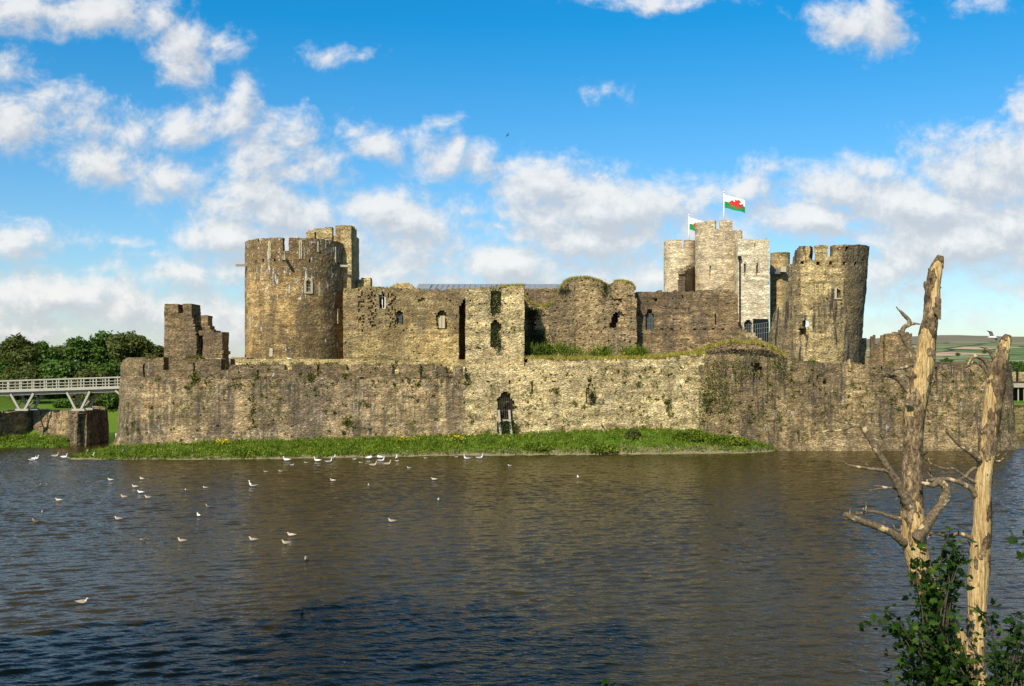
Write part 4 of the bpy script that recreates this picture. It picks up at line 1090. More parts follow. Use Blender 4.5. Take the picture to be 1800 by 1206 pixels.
# ------------------------------------------------------------------ footbridge and abutment on the left
D = 116.0
fb = thing('footbridge', 'pale timber footbridge with railings on V shaped trestles crossing to the castle wall', 'bridge', (-52, D, 0))
xa, xb = xat(-160, D), xat(213.5, D)
def zdeck(x): return zat(ip(900 + x / D * F, [(-160, 694), (0, 689), (213, 682)]), D)
Wd = 2.6
def railing(y, thin=True):
    mb = MB(); n = 34
    for i in range(n + 1):
        x = xa + (xb - xa) * i / n; z = zdeck(x)
        if i % 2 and not thin: continue
        mb.box((x, y, z + .60), ((.13, .13, 1.3) if i % 2 == 0 else (.07, .07, 1.3)))
    for h, t_ in ((1.25, .09), (.86, .06), (.5, .06), (.08, .26)):
        mb.bar((xa, y - .09, zdeck(xa) + h), (xb, y - .09, zdeck(xb) + h), .07 if h > .2 else .12, t_ * 1.2)
    mb.bar((xa, y, zdeck(xa) + 1.32), (xb, y, zdeck(xb) + 1.32), .26, .07)
    return mb
railing(D).build('railing', M['bridge'], fb); railing(D + Wd, False).build('railing', M['bridge'], fb)
mb = MB(); n = 90
for i in range(n):
    x = xa + (xb - xa) * (i + .5) / n; mb.box((x, D + Wd / 2, zdeck(x) - .02), ((xb - xa) / n - .02, Wd - .16, .06))
mb.bar((xa, D + .35, zdeck(xa) - .28), (xb, D + .35, zdeck(xb) - .28), .22, .36); mb.bar((xa, D + Wd - .35, zdeck(xa) - .28), (xb, D + Wd - .35, zdeck(xb) - .28), .22, .36)
mb.build('deck', M['bridge'], fb)
zfoot = zat(722.5, D)
for cpx in (-60, 38, 137):
    mb = MB(); xc = xat(cpx, D)
    for y in (D + .15, D + Wd - .15):
        for sg in (-1, 1):
            xt = xc + sg * 1.35; mb.bar((xc + sg * .32, y, zfoot + .2), (xt, y, zdeck(xt) - .3), .24, .24)
        mb.box((xc, y, zfoot + .14), (1.5, .34, .24))
    for sg in (-1, 1): mb.bar((xc + sg * .55, D + .3, zfoot + .45), (xc + sg * .95, D + Wd - .3, zfoot + 1.6), .1, .1)
    mb.build('trestle', M['bridge'], fb)
for y in (D + .15, D + Wd - .15):
    mb = MB(); mb.bar((xb + .7, y, zat(705, D)), (xb - .75, y, zdeck(xb) - .3), .22, .22); mb.build('brace', M['bridge'], fb)

def folded(name, pts, ztop, zb, mkey, parent, thick=1.2, batter=.05, step=.22, wob=.12, ends=True):
    """wall along a folded line on plan, outside = right hand of the walking direction"""
    segs = []; tot = 0
    for a, b in zip(pts, pts[1:]):
        L = math.dist(a, b); segs.append((tot, L, a, b)); tot += L
    def fr(s, z, d):
        for t0, L, a, b in segs:
            if s <= t0 + L + 1e-6: break
        u = (s - t0) / L; tx, ty = (b[0] - a[0]) / L, (b[1] - a[1]) / L
        return (a[0] + (b[0] - a[0]) * u + ty * (batter * max(0, ztop - z) - d), a[1] + (b[1] - a[1]) * u - tx * (batter * max(0, ztop - z) - d), z)
    S = sorted(set([round(x, 3) for i in range(len(segs)) for x in edges(segs[i][0], segs[i][0] + segs[i][1], step)]))
    return relief(name, fr, S, edges(zb, ztop + .3, .2), lambda px, py, s, z: None if z > ztop + .25 * nz1(s * .9, 1.3) + .1 * nz1(s * 3, 2) else ((.14, 0) if nz1(s * 1.4, z * 2.2, 5) > .38 else (0., 0)), [M[mkey]], thick, parent, jit=wob, fine=.06)
ab = thing('abutment_wall', 'stone abutment with a sunlit front and dark sides under the footbridge', 'wall', (-53, 117, 0))
A = [(xat(-190, 112.5), 112.5), (xat(-47, 112.0), 112.0), (xat(56, 121), 121.0), (xat(137, 115.2), 115.2), (xat(166, 119.4), 119.4), (xat(189, 126), 126.0), (xat(180, 131), 131)]
folded('masonry', A, zat(724.5, 116), -.5, 'curtain', ab, 1.2)
mb = MB(); q = [(x, y + .35) for x, y in A]; mb.poly([(x, y, zat(725, 116) - .15) for x, y in q] + [(-95, 131, zat(725, 116) - .15)]); mb.build('top_turf', M['ground'], ab)

# ------------------------------------------------------------------ right hand edge: moat wall, timber hut, battlemented building
rwl = thing('moat_wall', 'dark retaining wall across the water at the right edge of the lake', 'wall', (72, 134, 0))
folded('masonry', [(xat(1700, 135), 135), (xat(1930, 132.5), 132.5)], zat(711, 134), -.6, 'mossy', rwl, 1.0)
ht_ = thing('timber_shelter', 'low open fronted timber shelter with posts and a pale roof at the right edge', 'shelter', (xat(1800, 148), 148, 4.2))
D = 147.0; x0, x1 = xat(1768, D), xat(1850, D)
mb = MB(); mb.box(((x0 + x1) / 2, D + 1.6, zat(675.5, D)), (x1 - x0 + .6, 4.2, .22)); mb.box(((x0 + x1) / 2, D - .52, zat(679, D)), (x1 - x0 + .6, .12, .34)); mb.build('roof', M['timber'], ht_)
for i in range(9):
    x = x0 + (x1 - x0) * i / 8; mb = MB(); mb.box((x, D - .2, (4.1 + zat(677, D)) / 2), (.14, .14, zat(677, D) - 4.1)); mb.build('post', M['bridge'], ht_)
mb = MB(); mb.box(((x0 + x1) / 2, D + 3.0, 5.6), (x1 - x0, .2, 3.0)); mb.build('back_wall', M['oak'], ht_)  # dark colour stands in for the shade inside the open front
bb = thing('battlemented_building', 'far stone range with square battlements behind the timber shelter at the right edge', 'building', (xat(1800, 162), 162, 4))
D = 162.0
relief('masonry', flat(D), edges(xat(1766, D), xat(1900, D), .3, [xat(p, D) for p in (1786, 1792)]), edges(3.5, 9.2, .25), lambda px, py, s, z: None if py < (655 if ((px - 1770) % 22) < 16 else 664) else (0.0, 0), [M['turret']], 6.0, bb, jit=.04)
mb = MB(); mb.box((xat(1788, 158), 158, zat(660, 158)), (.25, .25, 2.2)); mb.build('window', M['slit'], bb)

# ------------------------------------------------------------------ ivy, wall plants
def patch(name, label, cat, fn_pts, size, matn, seed, group=None, shape=LEAF, blades=0, bl_h=.5, bl_mat=None):
    """plant on masonry: leaf clumps around points (x,y,z,spread)"""
    r2 = np.random.default_rng(seed); C_ = []; B_ = []
    for (x, y, z, sx, sz, n) in fn_pts:
        C_.append(np.stack([x + r2.normal(0, sx, n), y - np.abs(r2.normal(0, .18, n)), z + r2.normal(0, sz, n)], 1))
    c = np.concatenate(C_)
    x, y, z = fn_pts[0][:3]
    t = thing(name, label, cat, (x, y, float(min(c[:, 2]))), group)
    link('foliage', leaf_mesh('foliage', c, size, r2, shape), M[matn], t)
    if blades:
        k = r2.integers(0, len(c), blades); link('blades', blade_mesh('blades', c[k], bl_h, r2, .03, .3), M[bl_mat or matn], t)
    mb = MB()
    for (x, y, z, sx, sz, n) in fn_pts[:6]: mb.tube([(x, y - .03, z - sz * 1.2), (x + .1 * sx, y - .1, z), (x - .2 * sx, y - .08, z + sz)], [.035, .03, .01], 5)
    mb.build('stem', M['bark'], t)
    return t
def col(px0, px1, y0, y1, D, k, sx, sz, n, seed):
    r2 = random.Random(seed); return [(xat(r2.uniform(px0, px1), D), D, zat(r2.uniform(y0, y1), D), sx, sz, n) for _ in range(k)]
patch('ivy', 'ivy filling the upper niche of the gate turret', 'ivy', col(864, 879, 512, 552, 110.75, 14, .22, .35, 70, 1), .17, 'ivy', 101, 'ivy on the castle')
patch('ivy', 'ivy growing in the tall lower opening of the gate turret', 'ivy', col(866, 877, 580, 614, 110.7, 10, .22, .3, 80, 2), .17, 'ivy', 102, 'ivy on the castle')
patch('ivy', 'ivy around the dark hole just right of the gate turret', 'ivy', col(926, 948, 543, 560, 115.8, 8, .3, .3, 60, 3) + col(926, 960, 585, 615, 115.8, 22, .5, .4, 70, 4), .18, 'ivy', 103, 'ivy on the castle')
patch('ivy', 'dark ivy tuft in a hole in the middle of the pale curtain wall', 'ivy', col(1034, 1043, 682, 698, 109.6, 5, .14, .22, 90, 5), .15, 'ivy', 104, 'ivy on the castle')
patch('ivy', 'broad thin curtain of brown green creeper on the curtain wall left of its broken opening', 'creeper', [q for a_, b_, c_, d_, n_, e_ in ((1236, 1252, 640, 735, 26, 6), (1250, 1275, 632, 690, 24, 7), (1262, 1300, 660, 716, 18, 8), (1290, 1330, 628, 665, 20, 9), (1335, 1390, 624, 668, 16, 10), (1228, 1240, 690, 755, 12, 11), (1300, 1370, 690, 740, 9, 12), (1270, 1284, 700, 750, 9, 13)) for q in col(a_, b_, c_, d_, 109.7, n_, .55, .5, 22, e_)], .17, 'creeper', 105, 'ivy on the castle')
patch('ivy', 'small ivy clump under the sill of the arched water gate', 'ivy', col(882, 899, 742, 763, 109.2, 9, .22, .3, 90, 8), .18, 'ivy', 106, 'ivy on the castle')
patch('ivy', 'ivy on the upper left shoulder of the grass topped ruin', 'ivy', col(986, 1000, 505, 516, 115.8, 6, .3, .25, 40, 9), .15, 'ivy', 107, 'ivy on the castle')
patch('ivy', 'ivy hanging in the cleft between the two grass topped humps', 'ivy', col(1056, 1068, 500, 516, 115.8, 6, .25, .3, 45, 10), .15, 'ivy', 108, 'ivy on the castle')
patch('ivy', 'climbing plant at the joint of the gate turret and the dark parapet', 'ivy', col(816, 822, 650, 668, 109.7, 4, .12, .25, 50, 11), .14, 'ivy', 109, 'ivy on the castle')
for k, (a, b, y0, y1, lab) in enumerate([(924, 962, 612, 622, 'bush nearest the gate turret on the grassy ledge'), (962, 1000, 612, 622, 'second bush from the gate turret on the grassy ledge'), (1000, 1068, 616, 627, 'long low bush in the middle of the grassy ledge'), (1094, 1134, 617, 627, 'bush at the right end of the grassy ledge, by dry yellow grass')]):
    patch('ledge_bush', 'dark green ' + lab, 'bush', col(a, b, y0, y1, 112.4, 16, .42, .28, 75, 20 + k), .2, 'weed' if k else 'ivy', 120 + k, 'bushes on the ledge', blades=500, bl_h=.6, bl_mat='weed')
# turf and dry grass on wall heads: nobody could count it
r3 = np.random.default_rng(33)
def tops(pts, D0, D1, n, dz=0.0, jy=0.0):
    xs_ = r3.uniform(pts[0][0], pts[-1][0], n); out = []
    for p in xs_:
        d = r3.uniform(D0, D1); out.append((xat(p, d), d, zat(ip(p, pts), (D0 + D0) / 2) + dz + r3.normal(0, .04)))
    return np.array(out)
def stuff(name, base, ht, wd, matn, label, cat, leaf=0.0, frac=.4):
    a = blade_mesh(name, base, ht, r3, wd, .5)
    if leaf:
        k = r3.random(len(base)) < frac; lp = base[k].copy(); lp[:, 2] += r3.uniform(0, ht, len(lp)); b = leaf_mesh('t', lp, leaf, r3)
        bm = bmesh.new(); bm.from_mesh(a); bm.from_mesh(b); bm.to_mesh(a); bm.free(); bpy.data.meshes.remove(b)
    return tag(link(name, a, M[matn]), label, cat, None, 'stuff')
stuff('wall_top_grass', np.concatenate([tops(RWP[:7], 115.9, 118.3, 1500), tops(RWP[6:15], 115.9, 118.4, 3400, -.05), tops(RWP[15:20], 115.9, 118.4, 1800, -.05), tops([(880, 505), (921, 503)], 110.6, 112.8, 1100), tops([(818, 514), (880, 507)], 110.6, 112.8, 500), tops([(630, 507), (700, 507)], 124, 126.5, 700, -.05)]), .34, .035, 'dry', 'dry yellow grass along the ruined wall heads', 'grass', .13)
LG = [(924, 629), (1000, 631), (1070, 630), (1130, 629), (1215, 622), (1240, 622)]
stuff('ledge_grass', np.concatenate([tops(LG, 110.1, 115.0, 6500, -.1), tops([(1215, 620), (1285, 600), (1345, 605), (1380, 625)], 112.0, 113.6, 2200, -.1)]), .42, .04, 'dry', 'dry yellow grass on the ledge above the pale curtain wall', 'grass', .14)
# weeds rooted in the joints of the curtain wall
pts = []
for _ in range(520):
    px = r3.uniform(216, 1760); py = r3.uniform(645, 775) if px < 1250 else r3.uniform(645, 770)
    if px < 830 and r3.random() < .45: py = r3.normal(672, 6)
    if px < 330 and r3.random() < .3: py = r3.uniform(735, 780)
    s_ = xat(px, 110); z = zat(py, 110); p = curtain_frame(s_, z, 0); n = int(r3.integers(5, 26)); sp = r3.uniform(.06, .22)
    pts.append(np.stack([p[0] + r3.normal(0, sp, n), p[1] - np.abs(r3.normal(0, .07, n)), p[2] + r3.normal(0, sp * .9, n)], 1))
for px, y0, y1 in ((447, 690, 752), (545, 655, 668), (342, 655, 675), (610, 735, 755), (1175, 700, 730), (905, 745, 765)):
    for _ in range(16):
        D = 110; x = xat(px + r3.normal(0, 3), D); z = zat(r3.uniform(y0, y1), D); p = curtain_frame(x, z, 0); n = 14
        pts.append(np.stack([p[0] + r3.normal(0, .14, n), p[1] - np.abs(r3.normal(0, .07, n)), p[2] + r3.normal(0, .16, n)], 1))
c = np.concatenate(pts)
tag(link('wall_weeds', leaf_mesh('wall_weeds', c, .21, r3), M['creeper']), 'small green weeds rooted in the joints of the curtain wall', 'weeds', None, 'stuff')
# tufts along the parapet ledge
pts = []
for px in (262, 270, 300, 332, 338, 345, 350, 436, 461, 483, 517, 530, 557, 572, 592, 578, 640, 667, 692, 760, 1400, 1430, 1570, 1620):
    D = 110.0; x = xat(px, D); z = zat(ip(px, CT_PTS), D) - .05; n = 45
    pts.append(np.stack([x + r3.normal(0, .25, n), 110.0 + r3.uniform(-.15, .5, n), z + np.abs(r3.normal(0, .12, n))], 1))
stuff('parapet_tufts', np.concatenate(pts), .28, .035, 'creeper', 'olive green tufts growing along the parapet of the curtain wall', 'weeds', .13, .6)

# ------------------------------------------------------------------ trees
def tree(name, label, cat, px, D, top_py, halfw_px, zb, matn, seed, n=5200, leaf=.55, group=None, squash=1.0, pos=None, height=None, rad=None):
    r2 = np.random.default_rng(seed)
    x, y = (xat(px, D), D) if pos is None else pos
    hgt = (zat(top_py, D) - zb) if height is None else height
    rw_ = halfw_px / F * D if rad is None else rad
    t = thing(name, label, cat, (x, y, zb), group)
    k = 20; cen = []; rad_ = []
    for i in range(k):
        a = r2.uniform(0, 6.283); rr = rw_ * math.sqrt(r2.random()) * .74; u = r2.uniform(.22, .84)
        env = math.sqrt(max(.1, 1 - ((u - .5) / .52) ** 2))
        cen.append((x + rr * env * math.cos(a), y + rr * env * math.sin(a), zb + hgt * u)); rad_.append(rw_ * r2.uniform(.32, .50))
    cen.append((x + r2.normal(0, .1) * rw_, y, zb + hgt - rw_ * .34)); rad_.append(rw_ * .36); k += 1
    cen = np.array(cen); rad_ = np.array(rad_)
    idx = r2.integers(0, k, n); q = r2.normal(size=(n, 3)); q /= np.linalg.norm(q, axis=1)[:, None]
    # twigs clump the leaves
    q *= (r2.uniform(.55, 1.05, n) + .22 * r2.normal(size=n) * (r2.random(n) < .2))[:, None]
    c = cen[idx] + q * rad_[idx][:, None] * np.array([1, 1, .82 * squash])
    o_ = q / (np.linalg.norm(q, axis=1)[:, None] + 1e-6)
    nr = o_ * .8 + r2.normal(size=(n, 3)) * .6 + np.array([0, 0, .35]); nr /= np.linalg.norm(nr, axis=1)[:, None]
    tt = np.cross(nr, r2.normal(size=(n, 3))); tt /= np.linalg.norm(tt, axis=1)[:, None]
    link('crown', leaf_mesh('crown', c, leaf, r2, LEAF, frames=(nr, tt, np.cross(nr, tt))), M[matn], t)
    mb = MB(); tr = max(.12, hgt * .022)
    mb.tube([(x, y, zb - .3), (x + .1, y, zb + hgt * .3), (x + .2 * rw_ * .3, y, zb + hgt * .8)], [tr * 1.3, tr, tr * .3], 9)
    for i in range(7):
        a = cen[i]; z0_ = zb + hgt * (.2 + .06 * i); mb.tube([(x + .05, y, z0_), ((x + a[0]) / 2, (y + a[1]) / 2, (z0_ + a[2]) / 2 + .2), tuple(a)], [tr * .5, tr * .3, tr * .1], 6)
    mb.build('trunk', M['bark'], t)
    return t
TR = [ # px, D, top, halfwidth, material, label
 (-30, 172, 588, 48, 'leaf', 'dark tree at the left frame edge behind the footbridge, reaching to the sky'),
 (28, 168, 586, 44, 'leaf2', 'olive tree with a feathery top near the left frame edge behind the footbridge'),
 (70, 180, 598, 34, 'leaf', 'small rounded tree between the olive tree and the broad domed tree on the left'),
 (104, 186, 606, 32, 'leaf2', 'lower tree just left of the broad domed tree'),
 (140, 168, 590, 42, 'leaf', 'left half of the broad dark dome of trees behind the bridge'),
 (180, 172, 579, 46, 'leaf', 'highest dark tree in the broad dome behind the bridge'),
 (226, 166, 581, 44, 'leaf2', 'brownish green tree on the right of the broad dome'),
 (262, 176, 597, 34, 'leaf2', 'thin topped tree against the small ruined tower'),
 (300, 184, 606, 30, 'leaf', 'dark tree half hidden behind the small ruined tower'),
 (-5, 152, 640, 44, 'leaf', 'low dense tree behind the bridge railing at the left frame edge'),
 (52, 150, 636, 42, 'leaf2', 'low yellow green tree above the middle of the bridge'),
 (108, 152, 632, 44, 'leaf', 'low dark tree above the bridge, right of the yellow green one'),
 (160, 149, 644, 40, 'leaf2', 'low bushy tree behind the bridge close to the castle'),
 (205, 150, 636, 38, 'leaf', 'low dark tree touching the left corner of the castle wall'),
 (250, 156, 640, 34, 'leaf', 'dark tree mostly hidden by the left corner of the castle wall'),
]
for k, (px, D, top, hw, mk, lab) in enumerate(TR):
    tree('broadleaf_tree', lab, 'tree', px, D, top, hw, max(1.5, ground_h(xat(px, D), D)), mk, 300 + k, 9500, .58, 'trees behind the bridge')
for k, (px, D, top, hw, lab) in enumerate([(118, 146, 706, 22, 'dark bush on the grass slope behind the bridge trestle'), (152, 144, 697, 26, 'bush under the bridge right of the second trestle'), (186, 146, 692, 24, 'bush under the bridge beside the castle corner'), (212, 148, 690, 20, 'bush at the castle corner under the bridge')]):
    tree('bush', 'dense ' + lab, 'bush', px, D, top, hw, max(1.0, ground_h(xat(px, D), D)), 'leaf2' if k == 1 else 'leaf', 340 + k, 2200, .42, 'bushes under the bridge')
# the tall trees on the near bank whose shade lies on the water
for k, (sx, sy, hh_, rd, lab) in enumerate([(-4.0, 37.5, 30.0, 7.0, 'tall tree on the near bank casting the middle of the shade'), (2.5, 33.0, 29.0, 6.0, 'tall tree on the near bank casting the right of the shade'), (-12.0, 33.5, 28.0, 7.0, 'tall tree on the near bank casting the left of the shade')]):
    L = (hh_ - 2) / math.tan(R(SUN_EL)); x = sx - L * math.sin(R(SUN_AZ)); y = sy - L * math.cos(R(SUN_AZ))
    tree('bank_tree', lab, 'tree', 0, 0, 0, 0, ground_h(x, y), 'leaf', 360 + k, 9000, .75, 'tall trees on the near bank', pos=(x, y), height=hh_ - ground_h(x, y), rad=rd)
# hedgerow trees far off on the hill
r4 = random.Random(9)
far = [(1664, 607, 4.5, 1100), (1672, 606, 3, 1100), (1656, 609, 3.5, 1050), (1640, 606, 3, 1200), (1700, 626, 7, 620), (1712, 622, 5, 640), (1690, 628, 5, 600), (1722, 625, 4, 650), (1735, 626, 4, 640), (1748, 624, 4, 660), (1760, 622, 4, 700), (1776, 617, 5, 800), (1785, 615, 5, 800), (1795, 618, 5, 780), (1790, 646, 7, 420), (1775, 648, 6, 430), (1650, 630, 5, 600), (1635, 632, 5, 560), (1805, 644, 7, 400), (1684, 603, 3, 1500), (1730, 603, 3, 1600), (1625, 622, 4, 700), (1660, 640, 6, 420), (1528, 618, 3, 900)]
for k, (px, py, hw, D) in enumerate(far):
    x = xat(px, D); zb = ground_h(x, D)
    tree('hedgerow_tree', 'small dark tree in the far hedgerows on the hillside', 'tree', px, D, 0, hw * 1.5, zb, 'leaf', 400 + k, 420, hw / F * D * .5, 'far hedgerow trees', height=2.5 * hw / F * D)

# ------------------------------------------------------------------ two dead trees in front
DT = 14.0
def seg(pts, D=DT, dd=None, n=6):
    """smooth a list of (px, py, width px[, depth offset]) into world points and radii"""
    P_ = []; Rr = []
    for i in range(len(pts) - 1):
        p0 = pts[max(i - 1, 0)]; p1 = pts[i]; p2 = pts[i + 1]; p3 = pts[min(i + 2, len(pts) - 1)]
        for j in range(n):
            t = j / n
            q = [.5 * ((2 * b) + (-a + c) * t + (2 * a - 5 * b + 4 * c - d) * t * t + (-a + 3 * b - 3 * c + d) * t ** 3) for a, b, c, d in zip(p0, p1, p2, p3)]
            P_.append(q)
    P_.append(pts[-1]); out = []
    for q in P_:
        d = D + (q[3] if len(q) > 3 else 0.0); out.append(W(q[0], q[1], d)); Rr.append(max(.004, q[2] / 2 / F * d))
    return out, Rr
def limb(parent, pts, matn='branch', D=DT, name='branch', n=6, ring=9, wob=.2, seed=1.0):
    pts = [tuple(p) if len(p) == 4 else (*p, 0.0) for p in pts]
    a, r = seg(pts, D, n=n); mb = MB(); mb.tube(a, r, ring, 0, True, True, wob, seed=seed)
    return mb.build(name, M[matn], parent)
def sstep(x, a, b):
    t = min(1, max(0, (x - a) / (b - a))); return t * t * (3 - 2 * t)
def trunk(parent, pts, D, seed, bias, side):
    """weathered trunk: torn bark stands proud of the bare grained wood"""
    pts = [(p[0], p[1], p[2] * .87, 0.0) for p in pts]; a, r = seg(pts, D, n=22); n = 84; V = []; Fc = []; A = []
    up = Vector((0, 1, 0))
    for i, p in enumerate(a):
        t = (a[min(i + 1, len(a) - 1)] - a[max(i - 1, 0)]).normalized(); sx = t.cross(up).normalized(); uy = sx.cross(t).normalized()
        py = PX(p)[1]
        for j in range(n):
            an = 2 * math.pi * j / n; d = sx * math.cos(an) + uy * math.sin(an); q = p + d * r[i]
            k = Vector((q.x + seed, q.y, q.z))
            lo = noise.noise(Vector((k.x * 3.6, k.y * 3.6, k.z * .95))); md = noise.noise(Vector((k.x * 11, k.y * 11, k.z * 4.2))); hi = noise.noise(Vector((k.x * 34, k.y * 34, k.z * 15)))
            m_ = lo + .62 * md + .2 * hi + ip(py, bias) - .07 + side * d.x
            bk = sstep(m_, -.035, .035)
            gr = noise.noise(Vector((k.x * 46, k.y * 46, k.z * 2.4))); cr_ = abs(noise.noise(Vector((k.x * 13, k.y * 13, k.z * 1.1))))
            off = r[i] * (.10 * noise.noise(Vector((k.x * 2.5, k.y * 2.5, k.z * 1.6))) + .05 * md) + bk * (.011 + .008 * hi) + (1 - bk) * (.006 * gr - .014 * max(0, .06 - cr_) / .06)
            V.append(tuple(q + d * off)); A.append(bk)
    for i in range(len(a) - 1):
        for j in range(n): b0 = i * n + j; b1 = i * n + (j + 1) % n; Fc.append((b0, b1, b1 + n, b0 + n))
    Fc.append(tuple(range(n))[::-1]); Fc.append(tuple(range((len(a) - 1) * n, len(a) * n)))
    me = bpy.data.meshes.new('trunk'); me.from_pydata(V, [], Fc); me.polygons.foreach_set('use_smooth', [True] * len(Fc))
    at_ = me.attributes.new('bark', 'FLOAT', 'POINT'); at_.data.foreach_set('value', A); me.update()
    return link('trunk', me, M['dead'], parent)
t1 = thing('dead_tree', 'taller bare dead tree with stripped golden wood, many broken branches and leaves at its foot', 'dead tree', tuple(W(1745, 1300, DT)))
trunk(t1, [(1653, 450, 9), (1650, 460, 16), (1645, 478, 24), (1641, 505, 25), (1639, 535, 29), (1636, 560, 27), (1630, 590, 30), (1626, 625, 36), (1619, 660, 40), (1613, 690, 42), (1607, 725, 40), (1606, 760, 36), (1604, 800, 35), (1603, 840, 37), (1603, 880, 42), (1604, 915, 46), (1606, 950, 47), (1613, 985, 46), (1622, 1015, 46), (1638, 1050, 45), (1662, 1090, 42), (1690, 1140, 40), (1722, 1200, 40), (1760, 1290, 44)], DT, 3.0, [(450, .1), (480, -.02), (500, .06), (550, .12), (580, -.16), (660, -.12), (720, .0), (760, .16), (880, .20), (930, -.02), (1000, -.1), (1100, .1)], -.17)
B1 = [
 [(1645, 471, 6), (1638, 472, 5), (1632, 474, 4)],
 [(1636, 530, 9), (1632, 518, 9), (1629, 508, 8), (1627, 499, 8), (1628, 495, 5)],
 [(1618, 658, 16), (1609, 640, 14), (1604, 622, 12), (1597, 608, 11), (1590, 597, 10), (1586, 584, 9), (1590, 575, 8), (1598, 570, 8), (1597, 562, 7), (1589, 554, 6), (1581, 545, 4)],
 [(1597, 571, 6), (1604, 569, 6), (1612, 569, 3)],
 [(1588, 590, 6), (1582, 586, 5), (1580, 580, 3)],
 [(1622, 632, 8), (1612, 636, 8), (1602, 641, 7), (1590, 646, 6), (1574, 650, 3)],
 [(1604, 692, 14), (1596, 684, 12), (1586, 673, 11), (1576, 664, 10), (1563, 659, 10), (1550, 658, 8)],
 [(1553, 659, 5), (1552, 653, 4)],
 [(1612, 668, 7), (1602, 664, 6), (1594, 659, 4)],
 [(1606, 900, 26, -.05), (1597, 885, 20, -.1), (1588, 868, 17, -.12), (1578, 850, 15, -.14), (1568, 834, 13, -.16), (1557, 816, 12, -.2), (1546, 798, 11, -.2), (1536, 782, 11, -.2), (1526, 766, 11, -.2), (1518, 752, 12, -.2), (1511, 738, 11, -.2)],
 [(1524, 756, 8, -.2), (1513, 750, 6, -.2), (1500, 748, 6, -.2), (1486, 754, 5, -.2), (1472, 757, 4, -.2), (1456, 757, 4, -.2), (1441, 761, 2, -.2)],
 [(1506, 748, 5, -.2), (1495, 745, 4, -.2), (1478, 742, 3, -.2), (1460, 735, 2, -.2)],
 [(1494, 746, 3, -.2), (1488, 738, 3, -.2), (1478, 729, 1.5, -.2)],
 [(1562, 829, 8, -.18), (1549, 826, 7, -.2), (1529, 824, 6, -.2), (1510, 821, 5, -.2), (1492, 818, 4, -.2)],
 [(1584, 876, 5), (1580, 864, 5), (1570, 858, 4), (1555, 858, 4), (1540, 860, 3), (1528, 862, 2)],
 [(1560, 857, 3), (1548, 855, 3), (1535, 854, 2)],
 [(1582, 866, 4), (1579, 874, 3), (1574, 880, 2)],
 [(1590, 955, 18, -.05), (1578, 944, 15, -.1), (1562, 934, 14, -.12), (1543, 926, 13, -.15), (1521, 918, 12, -.18), (1500, 911, 11, -.2), (1484, 903, 9, -.2)],
 [(1492, 908, 6, -.2), (1487, 913, 4, -.2)],
 [(1584, 913, 8), (1570, 909, 7), (1557, 905, 6), (1543, 901, 6), (1529, 899, 5), (1516, 902, 5), (1504, 903, 3)],
 [(1508, 903, 3), (1506, 898, 2)],
 [(1586, 932, 4), (1575, 931, 3), (1570, 922, 2)],
 [(1612, 946, 24, -.18), (1624, 932, 20, -.24), (1635, 914, 17, -.28), (1645, 899, 16, -.3), (1655, 886, 16, -.3), (1662, 872, 16, -.3), (1664, 860, 15, -.3), (1658, 851, 14, -.3), (1649, 848, 13, -.3), (1640, 853, 9, -.3), (1630, 851, 8, -.3), (1616, 849, 6, -.3)],
]
for i, b in enumerate(B1): limb(t1, b, 'branch', seed=i * 3.7)
# twigs along the limbs
rt_ = random.Random(12)
def twigs(parent, px, py, D, ang, L, k, d0=-.15):
    x, y = px, py
    for _ in range(k):
        pts = [(x, y, 3.2, d0)]; a = ang + rt_.uniform(-.7, .7); l = L * rt_.uniform(.5, 1.1); u, v = x, y
        for s_ in range(4):
            a += rt_.uniform(-.45, .45); u += l / 4 * math.cos(a); v -= l / 4 * math.sin(a); pts.append((u, v, 3.0 - s_ * .6, d0 + rt_.uniform(-.06, .06)))
        limb(parent, pts, 'branch', D, 'twig', 3, 5, .1)
for px, py, ang, L, k in ((1500, 911, 2.6, 22, 2), (1521, 899, 2.2, 24, 2), (1530, 825, 2.4, 26, 2), (1492, 818, 3.4, 20, 1), (1545, 797, 2.8, 22, 2), (1526, 766, 1.0, 20, 1), (1460, 757, 2.4, 20, 2), (1581, 546, 2.2, 14, 1), (1551, 658, 2.8, 14, 2), (1574, 650, 3.1, 22, 2), (1612, 569, .3, 14, 1), (1640, 853, 2.6, 18, 2), (1557, 932, 1.9, 24, 2)): twigs(t1, px, py, DT, ang, L, k)
# split tip and hanging plates of bark
mb = MB()
for (px, py, h, w_) in ((1649, 452, .10, .03), (1655, 455, .06, .03), (1644, 466, .05, .025)): mb.tube([W(px, py + 10, DT), W(px + 1, py - h * 60, DT)], [w_, .006], 6)
mb.build('splinter', M['dead'], t1)
for (x0, y0, x1, y1, off) in ((1645, 522, 1655, 562, -.13), (1592, 700, 1606, 716, -.17), (1641, 540, 1650, 556, -.14)):
    mb = MB(); a, b_, c, d = W(x0, y0, DT + off), W(x1, y0 + 3, DT + off), W(x1 - 1, y1, DT + off - .02), W(x0 + 2, y1 - 5, DT + off - .02); o = Vector((0, .025, 0))
    mb.poly([a, b_, c, d]); mb.poly([d + o, c + o, b_ + o, a + o])
    for q, r_ in ((a, b_), (b_, c), (c, d), (d, a)): mb.poly([q, r_, r_ + o, q + o])
    mb.build('bark_plate', M['branch'], t1)
D2 = 14.6
t2 = thing('dead_tree', 'shorter bare dead tree on the right with a long strip of pale exposed wood', 'dead tree', tuple(W(1716, 1290, D2)))
